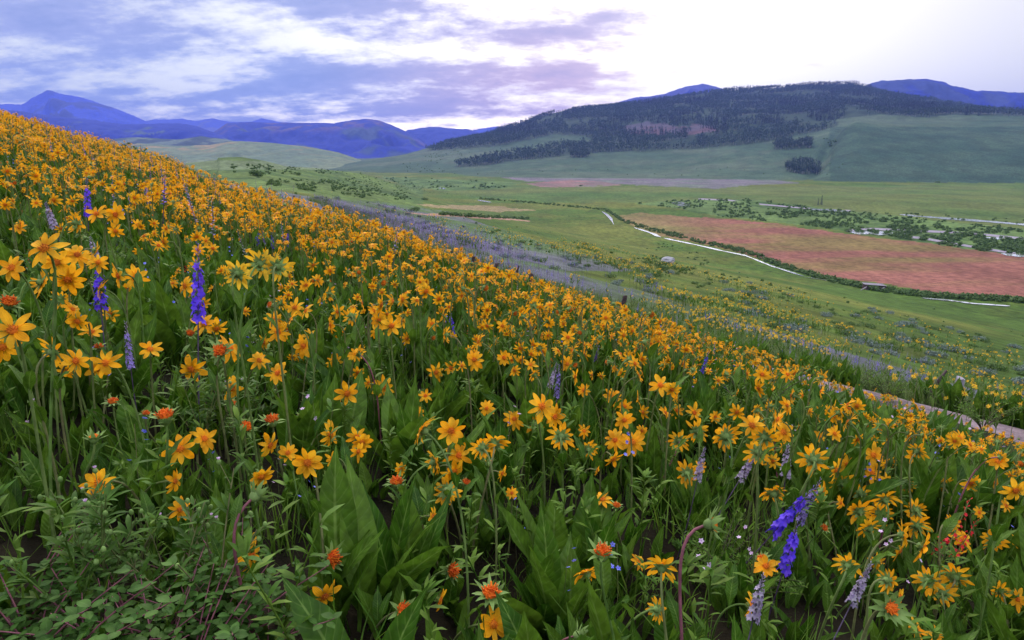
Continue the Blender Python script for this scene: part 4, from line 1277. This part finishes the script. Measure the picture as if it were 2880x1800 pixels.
for L,(a,b) in enumerate(((0,4),(4,9),(9,99))):
    ix=rest[(DD[rest]>=a)&(DD[rest]<b)]
    if not len(ix):continue
    pr=[clump(RS(720+k),7,L) for k in range(6)];n=len(ix)
    inst(g,pr,np.stack([X[ix],Y[ix],Z[ix]],1),rz(rs.rand(n)*6.28),rs.uniform(.75,1.2,n)*(1-.5*sstep(2.5,5,weff(X[ix],Y[ix]))),rs.rand(n),rs.randint(0,6,n))
# low leaves filling the ground between the clumps
x,y=slope_pts(52000,rs,-24,4.6,-8,34);z=T(x,y);ok,u,v,D=vis(x,y,z,130);ok&=(D>.9)&(D<13)&(weff(x,y)<4.8)&(rs.rand(len(x))<np.where(D<6,1,.5))
X,Y,Z,DD=x[ok],y[ok],z[ok],D[ok]
for L,(a,b) in ((1,(0,5)),(2,(5,99))):
    ix=(DD>=a)&(DD<b);n=int(ix.sum());p_=[clump(RS(740+k),6,L,(.09,.20)) for k in range(6)]
    inst(g,p_,np.stack([X,Y,Z],1)[ix],rz(rs.rand(n)*6.28),rs.uniform(.7,1.2,n),rs.rand(n),rs.randint(0,6,n))
# leaves of the bank beyond the trail
x,y=slope_pts(5000,rs,5.5,12,-8,40);z=T(x,y);ok,u,v,D=vis(x,y,z,60);we=weff(x,y)
ok&=(we>6.72)&(we<7.8)&(fbm(x/1.2,y/1.2,3,55)>.36);n=int(ok.sum())
inst(g,[clump(RS(720+k),7,2) for k in range(6)],np.stack([x,y,z],1)[ok],rz(rs.rand(n)*6.28),rs.uniform(1.1,1.7,n),rs.rand(n),rs.randint(0,6,n))
tag(link('ground_leaves',mesh('ground_leaves',g,[M['leaf']])),'carpet of broad green leaves beneath the daisies','ground cover',kind='stuff')
# ------------------------------------------------------------------ grass and fine leaves
def tuft(r,n,h,w,lod):
    g=G()
    for k in range(n):
        L=h*r.uniform(.5,1.1);e=r.uniform(.9,1.55)
        q=ribbon(L,[1,.9,.6,.1],w,e,e-r.uniform(.1,1.1),.2,4 if lod==0 else 3,1,r.uniform(-1,1),r.rand())
        g.merge(q,rz(r.rand()*6.28),(r.uniform(-.05,.05),r.uniform(-.05,.05),-.01))
    return g
def forb(r,h):
    """leafy stem with small narrow leaves all the way up"""
    g=G();tp=np.array([r.uniform(-.08,.08),r.uniform(-.08,.08),h]);c=bez(np.zeros(3),np.array([0,0,h*.4]),tp*.8,tp,7)
    g.merge(tube(c,np.linspace(.0025,.001,7),4,cap=False),mi=0)
    for k in range(26):
        t=r.uniform(.12,1);p=c[min(6,int(t*6.99))]+(c[min(6,int(t*6.99)+1)]-c[min(6,int(t*6.99))])*((t*6.99)%1) if t<.99 else c[6]
        L=r.uniform(.025,.055);g.merge(ribbon(L,LW2,L*.26,r.uniform(.2,1),r.uniform(-.4,.5),.3,4,1,0,r.rand()),rz(k*2.4+r.rand()),p)
    return g
g=G()
x,y=slope_pts(44000,rs,-24,5.5,-8,32);z=T(x,y);ok,u,v,D=vis(x,y,z,130)
ok&=(D>1.0)&(weff(x,y)<4.8)&(rs.rand(len(x))<np.where(D<6,.8,.30))
X,Y,Z,DD=x[ok],y[ok],z[ok],D[ok];print('grass',len(X))
for a,b,pr in ((0,4.5,[tuft(RS(800+k),12,.26,.006,0) for k in range(4)]+[forb(RS(810+k),.30) for k in range(4)]),(4.5,99,[tuft(RS(820+k),7,.32,.012,1) for k in range(5)])):
    ix=(DD>=a)&(DD<b);n=int(ix.sum());p=np.stack([X,Y,Z],1)[ix]
    inst(g,pr,p,rz(rs.rand(n)*6.28),rs.uniform(.7,1.3,n)*(1-.55*sstep(2.5,5,weff(p[:,0],p[:,1]))),rs.rand(n),rs.randint(0,len(pr),n))
tag(link('grass',mesh('grass',g,[M['grass']])),'green grass and fine leafy stems between the flowers','grass',kind='stuff')
g=G()
# beyond the trail: taller meadow grass fading into the slope
x,y=slope_pts(30000,rs,6.5,30,-12,60);z=T(x,y);ok,u,v,D=vis(x,y,z,40);we=weff(x,y)
ok&=(we>6.7)&(rs.rand(len(x))<np.clip(1.35-(we-6)/9,0,1));X,Y,Z,DD=x[ok],y[ok],z[ok],D[ok];n=len(X);print('meadow',n)
pr=[tuft(RS(830+k),9,.30,.018,1) for k in range(5)]
inst(g,pr,np.stack([X,Y,Z],1),rz(rs.rand(n)*6.28),rs.uniform(.7,1.4,n),rs.rand(n),rs.randint(0,5,n))
tag(link('meadow_grass',mesh('meadow_grass',g,[M['mgrass']])),'paler tall grass on the slope below the trail','grass',kind='stuff')
# ------------------------------------------------------------------ purple spikes
def spike(r,h,nf,frac,lod,fs=.012):
    """stem, open florets, upper buds"""
    lean=np.array([r.uniform(-.12,.12),r.uniform(-.08,.08),0])*h
    c=bez(np.zeros(3),np.array([0,0,h*.35]),np.array([0,0,h*.7])+lean,np.array([0,0,h])+lean*1.5,12)
    st=tube(c,np.linspace(.0042,.0015,12),5 if lod==0 else 3,cap=False);fl,bd=G(),G()
    for k in range(nf):
        t=1-frac+frac*(k+.5)/nf;i=min(10,int(t*11));p=c[i]+(c[i+1]-c[i])*(t*11-i);top=(t-(1-frac))/frac
        th=k*2.4+r.uniform(-.4,.4);out=rz(th)
        if lod==0:
            if top<.72:
                s=fs*(1.25-.6*top)*r.uniform(.8,1.15);ped=.010+.008*(1-top)
                q=G();q.merge(tube([(0,0,0),(ped,0,.004)],.0006,3,cap=False))
                for m in range(5):
                    a=m*1.2566;pt=ribbon(s,[.5,1,.8,.2],s*.75,.35,-.2,.3,4,1,0,r.rand(),start=.001)
                    q.merge(pt,ry(1.1)@rz(a),(ped,0,.004))
                q.merge(tube([(ped,0,.004),(ped-.004,0,.008),(ped-s*.9,0,.012)],[.0018,.0014,.0004],4,cap=False))
                fl.merge(q,out@ry(r.uniform(-.3,.3)),p)
            else:
                s=.0042*(1.5-top);q=tube([(.002,0,0),(.006,0,.001),(.006+s*2,0,.004),(.006+s*3,0,.005)],[.0006,s*.7,s*.8,s*.15],5,cap=False)
                bd.merge(q,out@ry(-.5),p)
        else:
            s=fs*(1.5-.8*top)*r.uniform(.8,1.2)
            q=ribbon(s*1.5,[.5,1,.4],s*1.1,.3,-.3,.2,3,1,0,r.rand(),start=.001);(fl if top<.8 else bd).merge(q,out,p)
    return st,fl,bd,c
def basal(r):
    g=G()
    for k in range(7):
        L=r.uniform(.05,.09)
        for j in range(4): g.merge(ribbon(L,LW2,L*.22,r.uniform(.3,.9),r.uniform(-.2,.3),.2,4,1,0,r.rand()),rz(k*.9+(j-1.5)*.3),(0,0,.03+.012*k))
    return g
SPK={}
def spk(kind,var,h):
    k=(kind,var)
    if k not in SPK:
        r=RS(900+var+ord(kind[0])*3)
        st,fl,bd,c=spike(r,.62,{'P':28,'p':34,'l':44,'g':46}[kind],.42 if kind!='g' else .30,0,{'P':.023,'p':.015,'l':.012,'g':.012}[kind])
        fm={'P':'purple','p':'purple','l':'lav','g':'greyp'}[kind]
        SPK[k]=[('stem',mesh('stem',st,[M['pstem']])),('florets',mesh('florets',fl,[M[fm]])),('buds',mesh('buds',bd,[M['lav' if kind in 'pP' else 'greyp']])),('leaves',mesh('leaves',basal(r),[M['leafl']]))]
    return SPK[k]
def spire(px,py,hpx,kind,lab,D=None,lean=0,twist=0):
    """px,py = tip of the spike; hpx = flowering length in the photo"""
    d=ray(px*K,py*K);fr=.26 if kind!='g' else .19
    D=D or F*fr/(hpx*K)
    def hg(D): p=d*D;return p[2]-float(T(p[0],p[1]))
    for _ in range(200):
        if hg(D)>.95: D*=1.02
        elif hg(D)<.42: D*=.98
        else: break
    tip=d*D;h=hg(D);s=hpx*K*D/F/fr
    x0=tip[0]-lean*h;y0=tip[1];z0=float(T(x0,y0));h=tip[2]-z0
    o=link('larkspur_spike',None,loc=(x0,y0,z0));tag(o,lab,'flower','purple larkspur spikes')
    var=rnd.randrange(4)
    sz=h/.62
    from mathutils import Matrix
    # shear-free placement: rotate the upright spike so that its tip meets the point
    v=Vector((tip[0]-x0,tip[1]-y0,h));q=Vector((0,0,1)).rotation_difference(v)
    for nm,me in spk(kind,var,h):
        c=link(nm,me,o);c.rotation_mode='QUATERNION';c.rotation_quaternion=q;sx=max(.6,min(1.6,s))
        c.scale=(sx,sx,v.length/.62)
SPIRES="""456,578,165,p,.08,tall vivid purple larkspur spike, left of the three yellow daisies
183,612,150,p,-.12,leaning blue-purple larkspur spike above the low orange daisy at left
265,768,105,l,-.12,short mauve larkspur spike beside the leaning blue-purple one
180,422,90,p,-.02,deep purple larkspur spike high on the left slope
1063,738,75,p,-.05,thin purple larkspur spike alone in the middle of the bloom
1962,1150,95,l,.45,leaning mauve larkspur tip above the vivid purple flower cluster
1940,1160,115,P,.75,vivid purple larkspur cluster with open trumpet flowers at lower right
1898,1222,60,P,.2,drooping vivid purple larkspur flowers just under the main purple cluster
1688,1075,78,g,.25,grey-mauve larkspur spike, left of the faded pair
1756,1066,90,g,.30,grey-mauve larkspur spike, right of the faded pair
1897,1070,100,g,.15,grey-mauve larkspur spike rising behind the vivid purple cluster
2024,1342,78,g,.20,pale grey-green larkspur spike by the dark gap near the bottom
1848,1385,50,g,.25,short pale larkspur spike low beside the purple cluster's stem
115,478,75,g,-.15,faded grey larkspur spike near the left edge
220,560,66,g,-.1,faded grey-blue larkspur spike above the orange daisies at left
588,530,50,p,0,small bright purple larkspur in the left group of the mid slope
600,538,46,p,0,second small purple larkspur of the mid slope group
622,540,46,l,0,lavender larkspur in the middle of the mid slope group
640,545,44,p,0,purple larkspur right of the middle in the mid slope group
666,542,44,p,0,rightmost purple larkspur of the mid slope group
1288,862,36,g,.1,small faded spike left of a pair at mid right
1330,870,50,l,.12,small mauve spike right of a pair at mid right
1410,800,36,l,.1,small mauve spike in the centre right bloom
1666,830,40,p,.15,purple spike beside the feathery green shrub
1690,812,36,p,.1,purple spike just above the feathery green shrub
345,430,60,l,0,lavender spike high on the left slope right of the deep purple one
300,455,50,l,0,lavender spike among dense daisies on the left slope
430,470,40,l,0,lavender spike on the upper slope left of centre
548,455,34,p,0,purple spike near the skyline shrubs""".split('\n')

_tmp=SPIRES

for l in _tmp:
    a=l.split(',');spire(float(a[0]),float(a[1]),float(a[2]),a[3],','.join(a[5:]),lean=float(a[4]))
rs=RS(44)
# spikes as things among the upper slope, then the rest as one object
pr=[]
for kind,m0 in (('p',1),('l',2),('g',3)):
    for k in range(3):
        st,fl,bd,c=spike(RS(950+k+m0*5),.62,22,.40,1,{'p':.013,'l':.012,'g':.010}[kind]);q=G();q.merge(fl,mi=m0);q.merge(bd,mi=3);q.merge(st,mi=0);pr.append(q)
mats=[M['pstem'],M['purple'],M['lav'],M['greyp']]
sm=[mesh('larkspur_spike',q,mats) for q in pr]
x,y=slope_pts(5000,rs,-24,5.3,4,33);z=T(x,y);ok,u,v,D=vis(x,y,z,0);ok&=(D>5)&(u<430)
ok&=rs.rand(len(x))<np.where(u<300,.30,.10)*np.clip((fbm(x/2,y/2,2,9)-.3)*4,.1,1.3)
X,Y,Z,U,V_,DD=x[ok],y[ok],z[ok],u[ok],v[ok],D[ok];o=np.argsort(DD);print('spikes',len(X))
for i in o[:200]:
    k=rnd.choice([0,3,3,4,5,6,6,7,8]);ob=link('larkspur_spike',sm[k],loc=(X[i],Y[i],Z[i]),rot=(0,0,rnd.random()*6.28),sc=rnd.uniform(.9,1.35))
    tag(ob,uniq(['vivid purple','soft lavender','faded grey-mauve'][k//3]+' larkspur spike among dense daisies',U[i]/K,V_[i]/K-18),'flower','purple larkspur spikes')
g=G();ix=o[200:];n=len(ix)
if n: inst(g,pr,np.stack([X,Y,Z],1)[ix],rz(rs.rand(n)*6.28),rs.uniform(.9,1.3,n),rs.rand(n),rs.randint(0,9,n))
# the lilac band below the fence
x,y=slope_pts(52000,rs,6.6,42,-12,95);z=T(x,y);ok,u,v,D=vis(x,y,z,30);we=weff(x,y);dx,dy=u/K,v/K
band=inpoly(dx,dy+6,POLY['lilac'])
pn=fbm(x/4,y/6,3,19)
dn=np.where(band,np.clip((pn-.36)*3,0,1)*.7*np.clip(1.5-we/30,.15,1),.0)
dn=np.where(we<8.6,.16,dn);dn*=np.where(dx>1250,.55,1)
ok&=(we>6.7)&(rs.rand(len(x))<dn);n=int(ok.sum());print('lilac',n)
dd=D[ok]
inst(g,pr,np.stack([x,y,z],1)[ok],rz(rs.rand(n)*6.28),rs.uniform(.6,1.05,n)*np.clip(dd/25,1,1.3),rs.rand(n),rs.choice([0,1,2,3,4,5,3,4,5,3,4,6],n))
tag(link('larkspur_patch',mesh('larkspur_patch',g,mats)),'lilac haze of larkspur spikes along the slope below the fence posts','wildflowers',kind='stuff')
# ------------------------------------------------------------------ red, pink and blue small flowers
def spray(r,h,nf,fs,m):
    st,fl,bd,c=spike(r,h,nf,.5,0,fs);return st,fl,bd
RD=[spray(RS(970+k),.5,22,.008,'red') for k in range(3)]
RM=[(mesh('stem',a,[M['stem']]),mesh('florets',b,[M['red']]),mesh('buds',c,[M['red']])) for a,b,c in RD]
def red(px,py,off,s,lab,grp='red flower spikes'):
    p=hit(px,py+2,off=off);o=link('red_flower',None,loc=(p[0],p[1],p[2]),rot=(0,.12,0),sc=s*.9);tag(o,lab,'flower',grp)
    a,b,c=RM[rnd.randrange(3)];link('stem',a,o);link('florets',b,o);link('buds',c,o)
for px,py,s,l in [(2222,1200,.95,'bright red trumpet-flower spike, tallest of the red clump at lower right'),(2236,1225,.8,'bright red spike on the right of the red clump at lower right'),(2210,1235,.75,'bright red spike on the left of the red clump at lower right'),(1236,738,.8,'red flower spike, left of the pair in the centre bloom'),(1248,742,.8,'red flower spike, right of the pair in the centre bloom'),(1090,765,.8,'red flower spike right of the thin purple larkspur'),(980,732,.7,'small red flower left of the thin purple larkspur'),(928,655,.7,'tiny red flower high in the centre bloom'),(420,620,.7,'small red flower spike left of the tall purple larkspur'),(35,500,.6,'small red flower at the left edge'),(515,525,.6,'small red flower on the upper slope'),(2112,972,.7,'pinkish red flower at the edge of the trail'),(50,590,.6,'tiny red flower beside the broad orange daisy')]:
    red(px,py,.42*s,s,l)
# small daisies and bud plants at lower left
def asterplant(r):
    st,lf,bd,fl=G(),G(),G(),G()
    for k in range(5):
        h=r.uniform(.22,.36);a=r.rand()*6.28;tp=np.array([math.cos(a)*.09,math.sin(a)*.09,h]);c=bez(np.zeros(3),np.array([0,0,h*.4]),tp*[.7,.7,.8],tp,8)
        st.merge(tube(c,np.linspace(.0026,.0013,8),4,cap=False))
        for j in range(20):
            t=r.uniform(.15,.95);i=int(t*7);p=c[i]+(c[i+1]-c[i])*(t*7-i);L=r.uniform(.03,.06)
            lf.merge(ribbon(L,LW2,L*.24,r.uniform(.3,1),r.uniform(-.3,.5),.3,5,2,0,r.rand()),rz(j*2.4),p)
        for j in range(r.randint(1,4)):
            b=tp+np.array([r.uniform(-.03,.03),r.uniform(-.03,.03),r.uniform(-.02,.02)])
            st.merge(tube([c[6],b],.0009,3,cap=False))
            q=tube([(0,0,-.006),(0,0,-.003),(0,0,.002),(0,0,.006)],[.0015,.0044,.0047,.0024],8);bd.merge(q,rx(r.uniform(-.5,.5)),b)
            if r.rand()<.35:
                for m in range(9): fl.merge(ribbon(.007,[.7,1,.3],.003,1.2,.8,.1,3,1,0,r.rand(),start=.001),rz(m*.7),b+np.array([0,0,.004]))
    return st,lf,bd,fl
AP=[]
for k in range(4):
    a,b,c,d=asterplant(RS(1100+k));AP.append([('stems',mesh('stems',a,[M['stem']])),('leaves',mesh('leaves',b,[M['leafl']])),('buds',mesh('buds',c,[M['bract']])),('florets',mesh('florets',d,[M['pink']]))])
ORD=['first','second','third','fourth','fifth','sixth','seventh','eighth','ninth','tenth','eleventh','twelfth','thirteenth','fourteenth','fifteenth','sixteenth']
apos=[(150,1310),(225,1270),(300,1230),(400,1290),(500,1310),(560,960),(620,930),(470,950)]
for k,(px,py) in enumerate(apos):
    p=hit(px,py+10,off=.22);o=link('bud_plant',None,loc=tuple(p),rot=(0,0,rnd.random()*6.28),sc=rnd.uniform(.8,1.15))
    tag(o,uniq('leafy plant with round green buds tipped pink',px,py),'plant','bud plants at lower left')
    for nm,me in AP[k%4]: link(nm,me,o)
# low shrubs with small oval leaves in the lower left corner
def ovalshrub(r):
    tw,lf=G(),G()
    for k in range(9):
        a=r.rand()*6.28;L=r.uniform(.16,.32);tp=np.array([math.cos(a)*L*.7,math.sin(a)*L*.7,L*.75]);c=bez(np.zeros(3),np.array([0,0,L*.4]),tp*.7+[0,0,.02],tp,9)
        tw.merge(tube(c,np.linspace(.003,.001,9),4,cap=False))
        for j in range(17):
            t=.2+.8*j/16;i=min(7,int(t*8));p=c[i]+(c[i+1]-c[i])*(t*8-i);l=r.uniform(.018,.032)
            lf.merge(ribbon(l,[.2,.7,1,1,.85,.45,.05],l*.62,r.uniform(-.1,.8),r.uniform(-.3,.3),.15,7,2,r.uniform(-.4,.4),r.rand(),start=.004),rz(j*1.6+r.uniform(-.4,.4)),p)
    return tw,lf
OS=[]
for k in range(4):
    a,b=ovalshrub(RS(1200+k));OS.append([('twigs',mesh('twigs',a,[M['rstem']])),('leaves',mesh('leaves',b,[M['shrubl']]))])
spos=[(265,1480),(330,1430),(400,1380),(470,1440),(540,1400),(590,1480),(430,1500),(360,1500),(220,1420),(500,1500),(30,1340),(100,1480),(620,1430),(180,1500),(20,1470),(555,1330),(60,1420),(300,1385),(370,1450)]
for k,(px,py) in enumerate(spos):
    p=hit(px,py+10,off=.17);o=link('oval_leaved_shrub',None,loc=tuple(p),rot=(0,0,rnd.random()*6.28),sc=rnd.uniform(.75,1.05))
    tag(o,uniq('low reddish-twigged shrub with small oval leaves',px,py),'shrub','oval-leaved shrubs in the lower left corner')
    for nm,me in OS[k%4]: link(nm,me,o)
# feathery green shrubs by the trail
FS=[]
for k in range(3):
    r=RS(1300+k);tw,lf=G(),G()
    for j in range(26):
        a=r.rand()*6.28;L=r.uniform(.25,.55);tp=np.array([math.cos(a)*L*.8,math.sin(a)*L*.8,L*r.uniform(.5,1)]);c=bez(np.zeros(3),tp*[.2,.2,.5],tp*[.7,.7,.9],tp,7);tw.merge(tube(c,np.linspace(.004,.001,7),3,cap=False))
        for m in range(34):
            t=r.uniform(.25,1);i=min(5,int(t*6));p=c[i]+(c[i+1]-c[i])*(t*6-i);l=r.uniform(.02,.04);lf.merge(ribbon(l,[.6,1,.2],l*.3,r.uniform(0,1.2),r.uniform(-.3,.6),.1,3,1,0,r.rand()),rz(r.rand()*6.28),p)
    FS.append([('twigs',mesh('twigs',tw,[M['bark']])),('leaves',mesh('leaves',lf,[M['grass']]))])
for k,(px,py,s,l) in enumerate([(1780,905,1.1,'feathery light green shrub among daisies beside the trail'),(1720,870,.9,'smaller feathery shrub up-slope beside the trail'),(1560,890,.6,'low feathery green tuft in the bloom left of the larger one'),(1130,745,.8,'fine green shrub in the dark gap of the centre bloom'),(1010,690,.8,'dark green leafy gap plant in the upper bloom'),(2240,1180,.55,'fine green plant around the red flower spikes'),(1830,800,.8,'dark green shrub behind the trail under bright daisies'),(1280,700,.8,'green shrub on the far side of the trail near the fence'),(1430,760,.8,'grey-green shrub on the trail edge below the tallest post'),(2100,900,1.0,'tall dark green shrub across the trail at right'),(2330,960,1.0,'dark green shrub across the trail by the right edge'),(2230,900,.9,'dark shrub across the trail below the pale post'),(1700,1280,.5,'fine ferny plant at the base of the faded spikes'),(1760,1330,.5,'fine ferny plant beside the purple spike stem')]):
    p=hit(px,py,off=.3*s);o=link('feathery_shrub',None,loc=tuple(p),rot=(0,0,rnd.random()*6.28),sc=s);tag(o,l,'shrub')
    for nm,me in FS[k%3]: link(nm,me,o)
# the dark shrubby edge along the far side of the trail
FB2=[[(a,(m if a=='twigs' else m.copy())) for a,m in f] for f in FS]
for f in FB2: f[1][1].materials.clear();f[1][1].materials.append(M['leaf'])
r=RS(1350)
for k in range(46):
    q_=2.5+k*.42+r.uniform(-.2,.2)
    for w_ in np.linspace(4,12,300):
        x_,y_=xy(w_,q_)
        if weff(x_,y_)>6.95: break
    w_+=r.uniform(.1,.6)
    if k%9==4: continue
    x_,y_=xy(w_,q_);z_=float(T(x_,y_));uu,vv,dd=proj(x_,y_,z_+.2)
    if uu>1040 or uu<200: continue
    o=link('trailside_shrub',None,loc=(x_,y_,z_-.03),rot=(0,0,r.rand()*6.28),sc=r.uniform(.8,1.25));tag(o,uniq('dark shrub on the far trail edge',uu/K,vv/K),'shrub','dark shrubs along the far edge of the trail')
    for nm,me in FB2[k%3]: link(nm,me,o)
# tiny blue, white and pink specks low in the grass
g=G();r=RS(1400)
def speck():
    q=G()
    for m in range(5): q.merge(ribbon(.006,[.6,1,.4],.005,.3,0,.1,3,1,0,r.rand(),start=.001),rz(m*1.2566))
    return q
pr=[]
for mi in (0,1):
    q=G();q.merge(tube([(0,0,0),(.01,0,.14),(0,0,.28)],.001,3,cap=False),mi=2)
    for j in range(4): q.merge(speck(),rx(r.uniform(.2,1.2)),(r.uniform(-.03,.03),r.uniform(-.03,.03),.2+.03*j),mi=mi)
    pr.append(q)
x,y=slope_pts(2600,r,-10,5.2,-4,14);z=T(x,y);ok,u,v,D=vis(x,y,z,30);ok&=(D>1.3)&(r.rand(len(x))<.5);n=int(ok.sum())
inst(g,pr,np.stack([x,y,z],1)[ok],rz(r.rand(n)*6.28),r.uniform(.8,1.3,n),r.rand(n),(r.rand(n)<.35).astype(int))
tag(link('tiny_flowers',mesh('tiny_flowers',g,[M['blue'],M['pink'],M['stem']])),'tiny blue and pale pink flowers scattered low among the leaves','wildflowers',kind='stuff')
